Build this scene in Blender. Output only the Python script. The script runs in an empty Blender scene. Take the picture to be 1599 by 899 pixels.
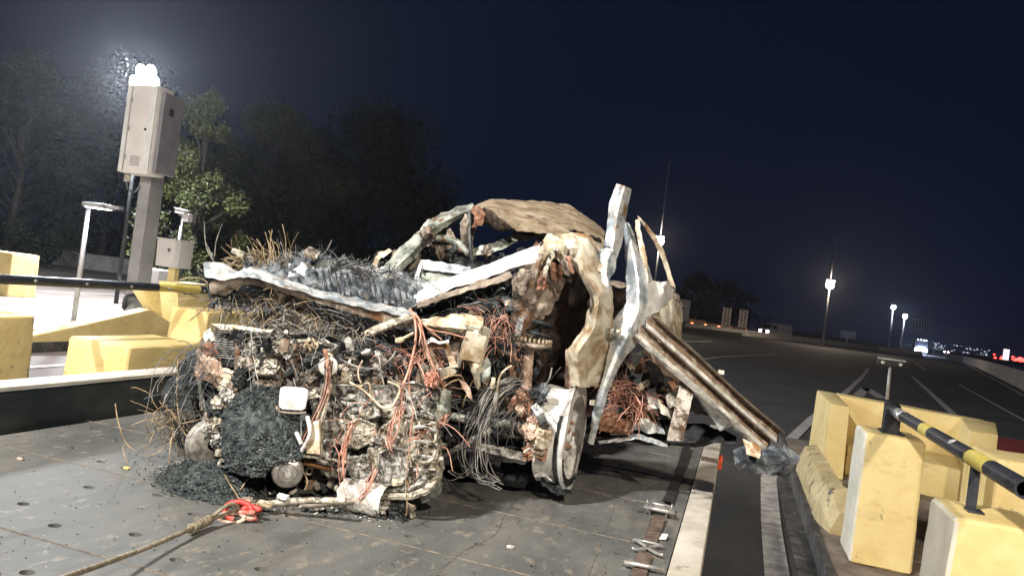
import bpy, bmesh, math, random
from mathutils import Vector, Matrix, noise
random.seed(7)
S = bpy.context.scene
COL = S.collection
PI = math.pi
# ------------------------------------------------------------------ camera
CAM = Vector((0, 0, 1.72)); FPX = 1155.0
YAW, ROLL, PIT = math.radians(17.3), math.radians(7.3), math.radians(.42)
F0 = Vector((-math.sin(YAW), math.cos(YAW), 0)); R0 = Vector((math.cos(YAW), math.sin(YAW), 0)); U0 = Vector((0, 0, 1))
FW = F0 * math.cos(PIT) + U0 * math.sin(PIT); UP1 = U0 * math.cos(PIT) - F0 * math.sin(PIT)
CX = R0 * math.cos(ROLL) + UP1 * math.sin(ROLL); CY = UP1 * math.cos(ROLL) - R0 * math.sin(ROLL)
cd = bpy.data.cameras.new('camera'); cam = bpy.data.objects.new('camera', cd); COL.objects.link(cam)
cam.matrix_world = Matrix(((CX.x, CY.x, -FW.x, CAM.x), (CX.y, CY.y, -FW.y, CAM.y), (CX.z, CY.z, -FW.z, CAM.z), (0, 0, 0, 1)))
cd.sensor_width = 36; cd.lens = 36 * FPX / 1599; cd.clip_start = .05; cd.clip_end = 6000
S.camera = cam
def D(x, y, d):                       # the real place seen at photograph pixel x, y and at depth d metres
    return CAM + (FW + CX * ((x - 799.5) / FPX) - CY * ((y - 449.5) / FPX)) * d
def G(x, y, z=0.0):                   # ... on the level z
    r = FW + CX * ((x - 799.5) / FPX) - CY * ((y - 449.5) / FPX)
    return CAM + r * ((z - CAM.z) / r.z)
# ------------------------------------------------------------------ light
S.view_settings.view_transform = 'Standard'; S.view_settings.look = 'None'
S.view_settings.exposure = 0.0; S.view_settings.gamma = 1
S.cycles.use_denoising = True
S.cycles.max_bounces = 5; S.cycles.volume_bounces = 0
S.cycles.sample_clamp_indirect = 4
W = bpy.data.worlds.new('World'); S.world = W; W.use_nodes = True
wn = W.node_tree.nodes; wl = W.node_tree.links
bg = wn['Background']; sky = wn.new('ShaderNodeTexSky'); sky.sky_type = 'NISHITA'; sky.sun_disc = False
sky.sun_elevation = math.radians(-7); sky.sun_rotation = math.radians(200)
mixc = wn.new('ShaderNodeMix'); mixc.data_type = 'RGBA'; mixc.blend_type = 'ADD'; mixc.inputs[0].default_value = 1
wl.new(sky.outputs[0], mixc.inputs[6]); mixc.inputs[7].default_value = (.045, .10, .33, 1)
wl.new(mixc.outputs[2], bg.inputs[0]); bg.inputs[1].default_value = 0.05
def lamp(name, loc, energy, col=(1, 1, 1), size=.2, typ='POINT', target=None, spot=None, parent=None):
    l = bpy.data.lights.new(name, typ); l.energy = energy; l.color = col
    if typ in ('POINT', 'SPOT'): l.shadow_soft_size = size
    if typ == 'AREA': l.size = size
    if spot: l.spot_size = math.radians(spot); l.spot_blend = .4
    o = bpy.data.objects.new(name, l); COL.objects.link(o); o.location = loc
    if target is not None: o.rotation_euler = (Vector(target) - Vector(loc)).to_track_quat('-Z', 'Y').to_euler()
    return o
KEY = Vector((-3.4, -2.6, 6.6)); MAST = D(226, 132, 21)
lamp('canopy_floodlight_glow', KEY, 4700, (1, .96, .90), .22, 'SPOT', (-.8, 3.2, .9), 125)
lamp('canopy_lamp_glow', (3.2, -3.5, 6.2), 2500, (1, .88, .72), .25, 'SPOT', (1.6, 4, .5), 120)
lamp('canopy_lamp_glow', (-8.5, 1.0, 6.6), 3600, (1, .93, .86), .12, 'SPOT', (-12, 11, 1), 130)
lamp('mast_glow', MAST - F0 * .7, 11000, (.90, .95, 1), .35)
# ------------------------------------------------------------------ materials
def mat(name, cols, scale=6, rough=(.5, .8), metal=0.0, bump=.3, bscale=None, stretch=(1, 1, 1), detail=8, emit=None, estr=0, spec=.5, dist=.01, wear=None, hard=.18, coord='Object', wear2=None):
    m = bpy.data.materials.new(name); m.use_nodes = True
    n = m.node_tree.nodes; l = m.node_tree.links; b = n['Principled BSDF']
    tc = n.new('ShaderNodeTexCoord'); mp = n.new('ShaderNodeMapping'); mp.inputs['Scale'].default_value = stretch
    l.new(tc.outputs[coord], mp.inputs[0])
    nz = n.new('ShaderNodeTexNoise'); nz.inputs['Scale'].default_value = scale; nz.inputs['Detail'].default_value = detail
    nz.inputs['Roughness'].default_value = .65; nz.inputs['Distortion'].default_value = .4
    l.new(mp.outputs[0], nz.inputs[0])
    cr = n.new('ShaderNodeValToRGB'); e = cr.color_ramp.elements
    k = len(cols); hard = hard * .55
    if wear: wear = (wear[0], wear[1], wear[2] - .04)
    if k == 1: e[0].color = e[1].color = (*cols[0], 1)
    else:
        for i, c in enumerate(cols):
            p = .5 + (i / (k - 1) - .5) * hard * 2
            if i < 2: e[i].position = p; e[i].color = (*c, 1)
            else: q = e.new(p); q.color = (*c, 1)
        e[0].position = .5 - hard; 
        if k >= 2: e[1].position = .5 + (1 / (k - 1) - .5) * hard * 2
    l.new(nz.outputs[0], cr.inputs[0]); out = cr.outputs[0]
    if wear:                                       # (colour, scale, threshold)
        w = n.new('ShaderNodeTexNoise'); w.inputs['Scale'].default_value = wear[1]; w.inputs['Detail'].default_value = 10; w.inputs['Roughness'].default_value = .7
        l.new(mp.outputs[0], w.inputs[0])
        mr = n.new('ShaderNodeMapRange'); mr.inputs[1].default_value = wear[2]; mr.inputs[2].default_value = wear[2] + .08
        l.new(w.outputs[0], mr.inputs[0])
        mx = n.new('ShaderNodeMix'); mx.data_type = 'RGBA'; l.new(mr.outputs[0], mx.inputs[0]); l.new(out, mx.inputs[6]); mx.inputs[7].default_value = (*wear[0], 1)
        out = mx.outputs[2]
    if wear2:                                      # (colour, scale, threshold, stretch, strength)
        m2 = n.new('ShaderNodeMapping'); m2.inputs['Scale'].default_value = wear2[3]; l.new(tc.outputs[coord], m2.inputs[0])
        w = n.new('ShaderNodeTexNoise'); w.inputs['Scale'].default_value = wear2[1]; w.inputs['Detail'].default_value = 9; w.inputs['Roughness'].default_value = .68; l.new(m2.outputs[0], w.inputs[0])
        mr = n.new('ShaderNodeMapRange'); mr.inputs[1].default_value = wear2[2]; mr.inputs[2].default_value = wear2[2] + .14; mr.inputs[4].default_value = wear2[4]
        l.new(w.outputs[0], mr.inputs[0]); mx = n.new('ShaderNodeMix'); mx.data_type = 'RGBA'; l.new(mr.outputs[0], mx.inputs[0]); l.new(out, mx.inputs[6]); mx.inputs[7].default_value = (*wear2[0], 1)
        out = mx.outputs[2]
    l.new(out, b.inputs['Base Color'])
    rr = n.new('ShaderNodeMapRange'); rr.inputs[3].default_value = rough[0]; rr.inputs[4].default_value = rough[1]
    l.new(nz.outputs[0], rr.inputs[0]); l.new(rr.outputs[0], b.inputs['Roughness'])
    b.inputs['Metallic'].default_value = metal; b.inputs['Specular IOR Level'].default_value = spec
    if bump:
        bn = n.new('ShaderNodeTexNoise'); bn.inputs['Scale'].default_value = bscale or scale * 4; bn.inputs['Detail'].default_value = 6
        l.new(mp.outputs[0], bn.inputs[0])
        bp = n.new('ShaderNodeBump'); bp.inputs['Strength'].default_value = bump; bp.inputs['Distance'].default_value = dist
        l.new(bn.outputs[0], bp.inputs['Height']); l.new(bp.outputs[0], b.inputs['Normal'])
    if emit: b.inputs['Emission Color'].default_value = (*emit, 1); b.inputs['Emission Strength'].default_value = estr
    return m
M = {}
M['asphalt'] = mat('asphalt', [(.030, .028, .028), (.055, .050, .047)], .5, (.75, .95), 0, .5, 90, dist=.006, detail=12, wear=((.085, .076, .068), 60, .62), wear2=((.018, .017, .017), .35, .50, (1.6, .5, 1), .7))
M['concrete_ground'] = mat('concrete_ground', [(.16, .13, .115), (.24, .20, .18)], .8, (.7, .9), 0, .3, 50, detail=12)
M['paint_line'] = mat('road_paint', [(.30, .27, .25), (.55, .52, .48)], 9, (.6, .8), 0, .2, 60, wear=((.16, .15, .14), 30, .63))
M['earth'] = mat('earth', [(.025, .03, .015), (.05, .05, .03)], .3, (.9, 1), 0, .5, 4)
M['yellow'] = mat('yellow_painted_concrete', [(.70, .53, .215), (.80, .645, .30)], 2.2, (.55, .75), 0, .35, 25, dist=.006, wear=((.28, .21, .12), 9, .67), wear2=((.34, .26, .14), 3.2, .56, (1, 1, 2.2), .35))
M['yellow_pale'] = mat('whitewashed_and_lit_concrete', [(.66, .62, .50), (.78, .74, .62)], 4, (.6, .8), 0, .25, 25, dist=.004, wear=((.4, .36, .26), 9, .64))
M['kerb'] = mat('dark_kerb', [(.035, .033, .032), (.10, .09, .08)], 5, (.7, .9), 0, .4, 40, wear=((.2, .17, .14), 14, .62))
M['island'] = mat('island_concrete', [(.13, .10, .08), (.24, .19, .155)], 3, (.7, .9), 0, .4, 40, detail=12)
M['deck'] = mat('worn_deck_steel', [(.088, .093, .090), (.130, .133, .127), (.182, .172, .155)], 4.2, (.50, .80), .1, .25, 30, stretch=(1, .55, 1), detail=12, dist=.003, wear=((.23, .205, .17), 26, .60), hard=.34, wear2=((.045, .042, .038), 2.1, .52, (2.2, .6, 1), .6))
M['deck_dark'] = mat('deck_frame', [(.015, .016, .018), (.035, .035, .036)], 5, (.5, .7), .2, .2, 30)
M['rail_dark'] = mat('rail_inner', [(.022, .032, .034), (.055, .065, .065)], 6, (.4, .6), .2, .3, 30, wear=((.12, .10, .07), 9, .64), stretch=(1, .4, 1))
M['rail_pale'] = mat('rail_top_paint', [(.48, .44, .37), (.66, .62, .54)], 5, (.45, .65), 0, .15, 30, wear=((.24, .2, .17), 16, .66), wear2=((.34, .29, .24), 6, .54, (1, .5, 1), .5))
M['weld'] = mat('rusty_weld', [(.10, .08, .06), (.22, .18, .14)], 30, (.6, .8), .2, .3, 90)
M['silver'] = mat('heat_bleached_steel', [(.32, .37, .41), (.62, .65, .66), (.82, .82, .80)], 11.9, (.34, .6), .35, .5, 30, wear=((.27, .17, .09), 9, .60), hard=.16, dist=.006)
M['white_ash'] = mat('whitened_steel', [(.62, .60, .56), (.82, .81, .78), (.86, .85, .83)], 23.8, (.5, .75), .1, .4, 45, wear=((.20, .17, .15), 13, .66), hard=.16, dist=.005)
M['cream'] = mat('scorched_cream_panel', [(.34, .25, .15), (.62, .54, .40), (.75, .71, .60)], 10.2, (.45, .7), .15, .4, 30, wear=((.30, .16, .06), 5, .60), hard=.17, dist=.005)
M['wing_white'] = mat('bare_white_wing', [(.66, .64, .62), (.82, .81, .79), (.88, .87, .86)], 10, (.4, .6), .1, .3, 40, wear=((.34, .27, .22), 9, .70), dist=.004)
M['roof'] = mat('scorched_roof_sheet', [(.17, .12, .08), (.36, .28, .19), (.50, .44, .33)], 7, (.5, .8), .15, .35, 30, stretch=(1, 1, 2.6), wear=((.13, .085, .055), 7, .60), hard=.30)
M['greenmetal'] = mat('grey_green_steel', [(.13, .14, .12), (.32, .35, .31), (.50, .53, .48)], 15.3, (.4, .7), .25, .5, 40, wear=((.22, .13, .07), 12, .60), hard=.17)
M['taupe'] = mat('burnt_taupe_steel', [(.13, .10, .075), (.27, .22, .18), (.40, .34, .28)], 13.6, (.5, .8), .2, .5, 35, wear=((.20, .09, .035), 8, .58), hard=.17)
M['rust'] = mat('orange_rust', [(.12, .05, .03), (.31, .15, .09), (.47, .28, .19)], 20.4, (.6, .9), 0, .6, 60, wear=((.10, .06, .045), 14, .62), hard=.2, dist=.005)
M['rust_pale'] = mat('pale_rust', [(.26, .16, .11), (.50, .35, .27), (.64, .53, .44)], 17.0, (.6, .9), 0, .5, 50, wear=((.10, .06, .045), 11, .64), hard=.2)
M['alu'] = mat('cast_aluminium_scorched', [(.12, .115, .105), (.38, .37, .34), (.66, .645, .60)], 27.2, (.42, .75), .25, .7, 60, wear=((.045, .04, .035), 14, .55), hard=.2, dist=.008)
M['alu2'] = mat('cast_aluminium_tan', [(.20, .17, .13), (.47, .43, .35), (.70, .66, .57)], 30.6, (.45, .75), .2, .6, 60, wear=((.07, .052, .038), 17, .56), hard=.2, dist=.008)
M['char'] = mat('char', [(.006, .008, .010), (.022, .028, .030), (.06, .068, .07)], 20, (.35, .8), .1, .9, 70, hard=.2, dist=.01)
M['brown_dark'] = mat('sooty_brown_steel', [(.012, .009, .008), (.04, .026, .02), (.085, .055, .04)], 9, (.4, .8), .2, .5, 40, stretch=(2, 2, .5), hard=.2)
M['black'] = mat('soot_black', [(.005, .005, .006), (.018, .019, .022)], 9, (.45, .8), .1, .5, 40)
M['blueblack'] = mat('blued_sheet', [(.015, .022, .032), (.085, .10, .115), (.26, .28, .30)], 13, (.6, .85), .1, .6, 50, hard=.2)
M['ash'] = mat('charcoal_ash', [(.016, .022, .024), (.05, .062, .063), (.12, .14, .14)], 40, (.7, .95), 0, 1, 160, hard=.2, dist=.01)
M['flake'] = mat('white_ash_flakes', [(.4, .38, .35), (.75, .73, .69)], 30, (.7, .9), 0, .5, 100)
M['copper'] = mat('bare_copper_wire', [(.42, .18, .12), (.68, .38, .29)], 40, (.4, .6), .2, 0)
M['wire_grey'] = mat('grey_wire', [(.14, .13, .12), (.42, .40, .36)], 20, (.45, .65), .3, 0)
M['wire_tan'] = mat('straw_wire', [(.17, .11, .055), (.42, .32, .20)], 20, (.6, .8), 0, 0)
M['wire_dark'] = mat('sooty_wire', [(.03, .035, .04), (.13, .14, .145)], 20, (.4, .6), .3, 0)
M['galv'] = mat('weathered_guardrail_steel', [(.36, .35, .31), (.56, .54, .49), (.68, .66, .61)], 20, (.4, .65), .25, .4, 50, wear=((.26, .17, .10), 16, .62), hard=.2)
M['galv_dark'] = mat('dark_groove_steel', [(.12, .08, .05), (.22, .15, .10), (.36, .31, .25)], 25, (.6, .85), .1, .5, 60, hard=.25)  # darker brown steel set in the beam's grooves and bolts
M['concrete'] = mat('barrier_concrete', [(.30, .28, .26), (.44, .42, .39)], 2, (.7, .9), 0, .3, 20, wear=((.16, .15, .14), 5, .62))
M['pole'] = mat('galvanised_pole', [(.26, .26, .26), (.40, .40, .40)], 4, (.45, .6), .3, .1)
M['column'] = mat('grey_painted_column', [(.22, .215, .215), (.30, .29, .29)], 2, (.5, .7), .1, .15, wear=((.15, .14, .13), 6, .66))
M['case'] = mat('off_white_case', [(.66, .62, .59), (.74, .70, .67)], 2, (.45, .6), 0, .1)
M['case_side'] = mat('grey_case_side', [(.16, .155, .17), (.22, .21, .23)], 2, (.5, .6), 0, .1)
M['white'] = mat('white_paint', [(.62, .62, .60), (.74, .74, .72)], 3, (.4, .55), 0, .1)
M['navy'] = mat('black_bar_paint', [(.022, .026, .036), (.045, .05, .062)], 9, (.3, .5), .1, .2, wear=((.35, .35, .36), 26, .70))
M['bar_yellow'] = mat('yellow_bar_paint', [(.62, .50, .10), (.74, .62, .18)], 9, (.4, .55), 0, .15, wear=((.1, .09, .06), 20, .68))
M['chrome'] = mat('dull_bright_metal', [(.42, .41, .39), (.66, .65, .63)], 20, (.28, .5), .7, .2, 60, wear=((.2, .15, .1), 22, .66))
M['web'] = mat('brown_webbing', [(.10, .065, .05), (.17, .12, .095)], 30, (.8, .95), 0, .6, 200, wear=((.06, .04, .03), 12, .6))
M['red'] = mat('red_shackle_paint', [(.45, .03, .02), (.65, .08, .06)], 14, (.35, .6), 0, .2, wear=((.42, .34, .27), 13, .58))
M['redroad'] = mat('red_painted_pavement', [(.20, .012, .014), (.27, .022, .022)], 3, (.7, .85), 0, .2, 60)
M['rope'] = mat('steel_wire_rope', [(.20, .16, .10), (.42, .37, .28)], 60, (.5, .7), .2, .8, 220)
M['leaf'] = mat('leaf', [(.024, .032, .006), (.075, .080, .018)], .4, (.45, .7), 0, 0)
M['leaf_unlit'] = mat('unlit_leaf', [(.007, .011, .005), (.015, .021, .008)], .4, (.5, .7), 0, 0)  # darker copy of the leaf colour for crowns outside the lamplight
M['bark'] = mat('bark', [(.02, .017, .013), (.045, .037, .03)], 3, (.8, .95), 0, .5)
M['glass_dark'] = mat('dark_window', [(.01, .012, .016)], 3, (.05, .1), 0, 0)
M['rubber'] = mat('rubber', [(.012, .012, .013), (.025, .025, .026)], 9, (.7, .9), 0, .2)
M['orange'] = mat('cone_orange', [(.62, .09, .03)], 3, (.5, .6), 0, 0)
M['trailer'] = mat('trailer_steel', [(.25, .15, .11), (.40, .27, .20)], 1, (.5, .7), .1, 0)
M['ramp'] = mat('ramp_steel', [(.55, .48, .44), (.7, .62, .58)], 1, (.5, .7), 0, 0)
def em(name, col, s): return mat(name, [(.8, .8, .8)], 1, (.5, .5), 0, 0, emit=col, estr=s)
M['e_white'] = em('floodlight_glass', (.93, .97, 1), 60)
M['e_warm'] = em('street_lamp_glass', (1, .78, .55), 40)
M['e_cool'] = em('cool_lamp_glass', (.75, .82, 1), 28)
M['e_head'] = em('headlight_glass', (1, .74, .84), 90)
M['e_head2'] = em('bluish_headlight', (.62, .72, 1), 220)
M['e_led'] = em('led_panel', (.93, .90, 1), 30)
M['e_red'] = em('red_lamp', (1, .05, .04), 8)
M['e_orange'] = em('marker_lamp', (1, .22, .08), 4)
M['e_town'] = em('town_light', (.75, .85, 1), 1.2)
M['e_blue'] = em('blue_beacon', (.1, .2, 1), 6)
# ------------------------------------------------------------------ object helpers
def mesh(name, v, f, m, parent=None, kind=None, smooth=False):
    me = bpy.data.meshes.new(name); me.from_pydata([tuple(p) for p in v], [], f); me.update()
    if isinstance(m, (list, tuple)):
        for q in m: me.materials.append(q)
    else: me.materials.append(m)
    if smooth: me.polygons.foreach_set('use_smooth', [True] * len(me.polygons))
    o = bpy.data.objects.new(name, me); COL.objects.link(o)
    if parent: o.parent = parent
    if kind: o['kind'] = kind
    return o
def tag(o, label, cat=None, group=None, kind=None):
    o['label'] = label
    if cat: o['category'] = cat
    if group: o['group'] = group
    if kind: o['kind'] = kind
    return o
def thing(name, label, cat, loc=(0, 0, 0), group=None, rz=0):
    o = bpy.data.objects.new(name, None); COL.objects.link(o); o.location = loc; o.rotation_euler.z = rz; o.empty_display_size = .1
    bpy.context.view_layer.update
    return tag(o, label, cat, group)
class MB:
    def __init__(s): s.v = []; s.f = []
    def add(s, v, f):
        k = len(s.v); s.v += [Vector(p) for p in v]; s.f += [tuple(i + k for i in q) for q in f]; return s
    def box(s, a, b, mx=None, taper=1):
        (x0, y0, z0), (x1, y1, z1) = a, b; cx, cy = (x0 + x1) / 2, (y0 + y1) / 2
        v = [Vector((x, y, z)) for z in (z0, z1) for y in (y0, y1) for x in (x0, x1)]
        for p in v[4:]: p.x = cx + (p.x - cx) * taper; p.y = cy + (p.y - cy) * taper
        if mx: v = [mx @ p for p in v]
        return s.add(v, [(0, 2, 3, 1), (4, 5, 7, 6), (0, 1, 5, 4), (2, 6, 7, 3), (0, 4, 6, 2), (1, 3, 7, 5)])
    def tube(s, pts, r, n=6, cap=True, r1=None):
        pts = [Vector(p) for p in pts]; N = len(pts); vs = []; fs = []
        t = (pts[1] - pts[0]).normalized(); a = t.orthogonal().normalized()
        for i, p in enumerate(pts):
            t = (pts[min(i + 1, N - 1)] - pts[max(i - 1, 0)])
            if t.length < 1e-9: t = Vector((0, 0, 1))
            t.normalize(); a = (a - t * a.dot(t))
            a = a.normalized() if a.length > 1e-6 else t.orthogonal().normalized()
            b = t.cross(a); rr = r if r1 is None else r + (r1 - r) * i / (N - 1)
            for k in range(n):
                c = 2 * PI * k / n; vs.append(p + (a * math.cos(c) + b * math.sin(c)) * rr)
        for i in range(N - 1):
            for k in range(n):
                fs.append((i * n + k, i * n + (k + 1) % n, (i + 1) * n + (k + 1) % n, (i + 1) * n + k))
        if cap: fs.append(tuple(range(n - 1, -1, -1))); fs.append(tuple((N - 1) * n + k for k in range(n)))
        return s.add(vs, fs)
    def cyl(s, a, b, r, n=16, r1=None): return s.tube([a, b], r, n, True, r1)
    def lathe(s, prof, c, axis, n=32, ref=None):        # prof = [(along, radius)]
        ax = Vector(axis).normalized(); u = ax.orthogonal().normalized(); w = ax.cross(u); c = Vector(c); vs = []; fs = []; N = len(prof)
        for t, r in prof:
            for k in range(n):
                q = 2 * PI * k / n; vs.append(c + ax * t + (u * math.cos(q) + w * math.sin(q)) * r)
        for i in range(N - 1):
            for k in range(n): fs.append((i * n + k, (i + 1) * n + k, (i + 1) * n + (k + 1) % n, i * n + (k + 1) % n))
        return s.add(vs, fs)
    def build(s, name, m, parent=None, kind=None, smooth=False): return mesh(name, s.v, s.f, m, parent, kind, smooth)
def smooth_auto(o, ang=40):
    me = o.data; me.polygons.foreach_set('use_smooth', [True] * len(me.polygons))
    try: me.set_sharp_from_angle(angle=math.radians(ang))
    except Exception: pass
def bevel(o, w=.01, seg=2):
    bm = bmesh.new(); bm.from_mesh(o.data)
    bmesh.ops.bevel(bm, geom=[e for e in bm.edges if len(e.link_faces) == 2 and e.calc_face_angle(0) > .5], offset=w, segments=seg, affect='EDGES', profile=.6)
    bm.to_mesh(o.data); bm.free(); smooth_auto(o, 35); return o
def lin_(pts, n):
    P = [Vector(p) for p in pts]; k = len(P); out = []
    for i in range(n):
        t = i / (n - 1) * (k - 1); j = min(int(t), k - 2); out.append(P[j].lerp(P[j + 1], t - j))
    return out
def cr(pts, n):                                           # Catmull-Rom resample of a list of vectors
    P = [Vector(p) for p in pts]; k = len(P)
    if k == 1: return P * n
    out = []
    for i in range(n):
        t = i / (n - 1) * (k - 1); j = min(int(t), k - 2); u = t - j
        a, b, c, d = P[max(j - 1, 0)], P[j], P[j + 1], P[min(j + 2, k - 1)]
        out.append(.5 * ((2 * b) + (c - a) * u + (2 * a - 5 * b + 4 * c - d) * u * u + (3 * b - a - 3 * c + d) * u ** 3))
    return out
def fold(p, s, amp, seed=0):                              # sharp-creased crumpling
    q = Vector(p) * s + Vector((seed * 7.3, seed * 3.1, seed * 1.7))
    c = 1 - 2 * abs(noise.noise(q)); c2 = 1 - 2 * abs(noise.noise(q * 2.3 + Vector((5, 1, 2))))
    c3 = noise.noise(q * 6.1 + Vector((1, 9, 4)))
    return (c * .75 + c2 * .40 + c3 * .16 - .4) * amp
_sd = [0]
def net(name, rows, m, parent, thick=.002, nu=None, nv=None, amp=.012, s=9, lin=False, holes=0, kind=None):
    """Sheet metal through a net of (px, py, depth) rows; really 3-D, crumpled along its normal and given thickness."""
    _sd[0] += 1; sd = _sd[0]
    R = [[D(*p) if len(p) == 3 else Vector(p[:3]) for p in r] for r in rows]
    L = sum((R[0][i + 1] - R[0][i]).length for i in range(len(R[0]) - 1)); H = max((R[0][i] - R[-1][i]).length for i in range(len(R[0])))
    nu = nu or max(10, min(80, int(L / .010))); nv = nv or max(5, min(50, int(H / .010)))
    rr = [[a.lerp(b, .65) for a, b in zip(cr(r, nu), lin_(r, nu))] for r in R]
    g = [[None] * nu for _ in range(nv)]
    for i in range(nu):
        c = [rr[j][i] for j in range(len(rr))]
        if lin or len(c) == 2: col = [c[0].lerp(c[-1], j / (nv - 1)) if len(c) == 2 else None for j in range(nv)]
        if not (len(c) == 2): col = [a.lerp(b, .6) for a, b in zip(cr(c, nv), lin_(c, nv))]
        for j in range(nv): g[j][i] = col[j]
    V = [];
    for j in range(nv):
        for i in range(nu):
            a = g[j][min(i + 1, nu - 1)] - g[j][max(i - 1, 0)]; b = g[min(j + 1, nv - 1)][i] - g[max(j - 1, 0)][i]
            n = a.cross(b); n = n.normalized() if n.length > 1e-9 else Vector((0, 0, 1))
            p = g[j][i]; q = p + n * fold(p, s, amp, sd)
            if j in (0, nv - 1) or i in (0, nu - 1): q += Vector(noise.noise_vector(p * 38 + Vector((sd, 0, 0)))) * min(.006, amp * .5)
            V.append((q, n))
    vs = [p + n * thick / 2 for p, n in V] + [p - n * thick / 2 for p, n in V]; K = len(V); fs = []
    for j in range(nv - 1):
        for i in range(nu - 1):
            q = (j * nu + i, j * nu + i + 1, (j + 1) * nu + i + 1, (j + 1) * nu + i)
            if holes and noise.noise(V[q[0]][0] * 21 + Vector((sd, 3, 1))) > 1 - holes: continue
            fs.append(q); fs.append(tuple(k + K for k in reversed(q)))
    bd = [j * nu for j in range(nv)], [j * nu + nu - 1 for j in range(nv)], list(range(nu)), [(nv - 1) * nu + i for i in range(nu)]
    for e in bd:
        for a, b in zip(e, e[1:]): fs.append((a, b, b + K, a + K))
    o = mesh(name, vs, fs, m, parent, kind); 
    bm = bmesh.new(); bm.from_mesh(o.data); bmesh.ops.recalc_face_normals(bm, faces=bm.faces); bm.to_mesh(o.data); bm.free()
    smooth_auto(o, 26); return o
def lump(name, c, size, m, parent, rot=(0, 0, 0), amp=.08, s=None, cuts=5, round_=.25, kind=None, build=True, mb=None):
    """A rough casting: a box, rounded and eaten away by noise."""
    _sd[0] += 1; sd = _sd[0]; n = cuts + 1; vs = {}; fs = []; idx = []
    mx = Matrix.Translation(D(*c) if len(c) == 3 and not isinstance(c, Vector) else c) @ (Matrix.Rotation(rot[2], 4, 'Z') @ Matrix.Rotation(rot[1], 4, 'Y') @ Matrix.Rotation(rot[0], 4, 'X'))
    def key(p):
        k = tuple(round(x, 5) for x in p)
        if k not in vs: vs[k] = len(vs)
        return vs[k]
    for ax in range(3):
        for sg in (-1, 1):
            for i in range(n):
                for j in range(n):
                    q = []
                    for a, b in ((0, 0), (1, 0), (1, 1), (0, 1)):
                        p = [0, 0, 0]; p[ax] = sg; p[(ax + 1) % 3] = -1 + 2 * (i + a) / n; p[(ax + 2) % 3] = -1 + 2 * (j + b) / n; q.append(key(p))
                    fs.append(tuple(q) if sg > 0 else tuple(reversed(q)))
    out = []; mn = min(size); ss = s or 1.6 / max(size)
    for k in vs:
        p = Vector(k); r = p.normalized() * 1.15; p = p.lerp(r, round_)
        p = Vector((p.x * size[0] / 2, p.y * size[1] / 2, p.z * size[2] / 2))
        dd = noise.noise(p * ss * 4 + Vector((sd, sd * .7, 0))) + .6 * noise.noise(p * ss * 10 + Vector((sd, 0, 3)))
        p += p.normalized() * dd * amp * mn
        out.append(mx @ p)
    if mb is not None: mb.add(out, fs); return
    o = mesh(name, out, fs, m, parent, kind); smooth_auto(o, 38); return o
def ptube(name, pts, r, m, parent, n=8, res=None, r1=None, kind=None):
    P = [D(*p) for p in pts]; P = cr(P, res or max(2, len(P) * 5)) if len(P) > 2 else P
    o = MB().tube(P, r, n, True, r1).build(name, m, parent, kind); smooth_auto(o, 50); return o
def inpoly(x, y, P):
    c = False; j = len(P) - 1
    for i in range(len(P)):
        if (P[i][1] > y) != (P[j][1] > y) and x < (P[j][0] - P[i][0]) * (y - P[i][1]) / (P[j][1] - P[i][1]) + P[i][0]: c = not c
        j = i
    return c

def plate_px(name, poly, d, back, m, parent=None, bev=.004):
    n = len(poly); v = [D(x, y, d) for x, y in poly] + [D(x, y, d + back) for x, y in poly]
    o = mesh(name, v, [tuple(range(n)), tuple(range(2 * n - 1, n - 1, -1))] + [(i, n + i, n + (i + 1) % n, (i + 1) % n) for i in range(n)], m)
    b = bmesh.new(); b.from_mesh(o.data); bmesh.ops.recalc_face_normals(b, faces=b.faces); b.to_mesh(o.data); b.free(); bevel(o, bev, 2); return o
# ================================================================== SETTING
def XP(x, y, X):
    r = FW + CX * ((x - 799.5) / FPX) - CY * ((y - 449.5) / FPX); return CAM + r * (X / r.x)
def YP(x, y, Y):
    r = FW + CX * ((x - 799.5) / FPX) - CY * ((y - 449.5) / FPX); return CAM + r * (Y / r.y)
def sheet(name, pts, z, m, kind='structure'):
    return mesh(name, [(p[0], p[1], z) for p in pts], [tuple(range(len(pts)))], m, None, kind)
def strip(pts, w, z=.008):                                  # painted line on the road
    v = []; f = []
    P = [Vector((p[0], p[1], 0)) for p in pts]
    for i, p in enumerate(P):
        t = (P[min(i + 1, len(P) - 1)] - P[max(i - 1, 0)]).normalized(); n = Vector((t.y, -t.x, 0)) * w / 2
        v += [(p.x + n.x, p.y + n.y, z), (p.x - n.x, p.y - n.y, z)]
    for i in range(len(P) - 1): f.append((2 * i, 2 * i + 1, 2 * i + 3, 2 * i + 2))
    return v, f
sheet('ground', [(-2500, -300), (2500, -300), (2500, 3500), (-2500, 3500)], -.004, M['earth'])
sheet('road', [(-9.0, -60), (40, -60), (110, 190), (150, 900), (20, 900), (-60, 170), (-16, 40), (-9.0, 22)], 0, M['asphalt'])
sheet('toll_plaza_pavement', [(-90, -30), (-5.2, -30), (-5.2, 24), (-14, 44), (-60, 70), (-90, 70)], .004, M['concrete_ground'])
def line(name, pts, w, z=.008): v, f = strip(pts, w, z); return mesh(name, v, f, M['paint_line'], None, 'structure')
line('lane_edge_line', [(.42, 1), (.44, 4), (.47, 7), (.52, 9), (.80, 11.5), (1.6, 16), (3.36, 25), (5.4, 36), (7.5, 48)], .17)
line('lane_line', [(5.2, 19.5), (5.9, 23.6), (9.24, 45)], .20)
line('lane_line', [(7.2, 20.4), (8.0, 24.7), (11.05, 43.3)], .13)
line('lane_line', [(13.5, 62), (16.5, 80)], .15); line('lane_line', [(21, 108), (24, 130)], .15)
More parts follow.
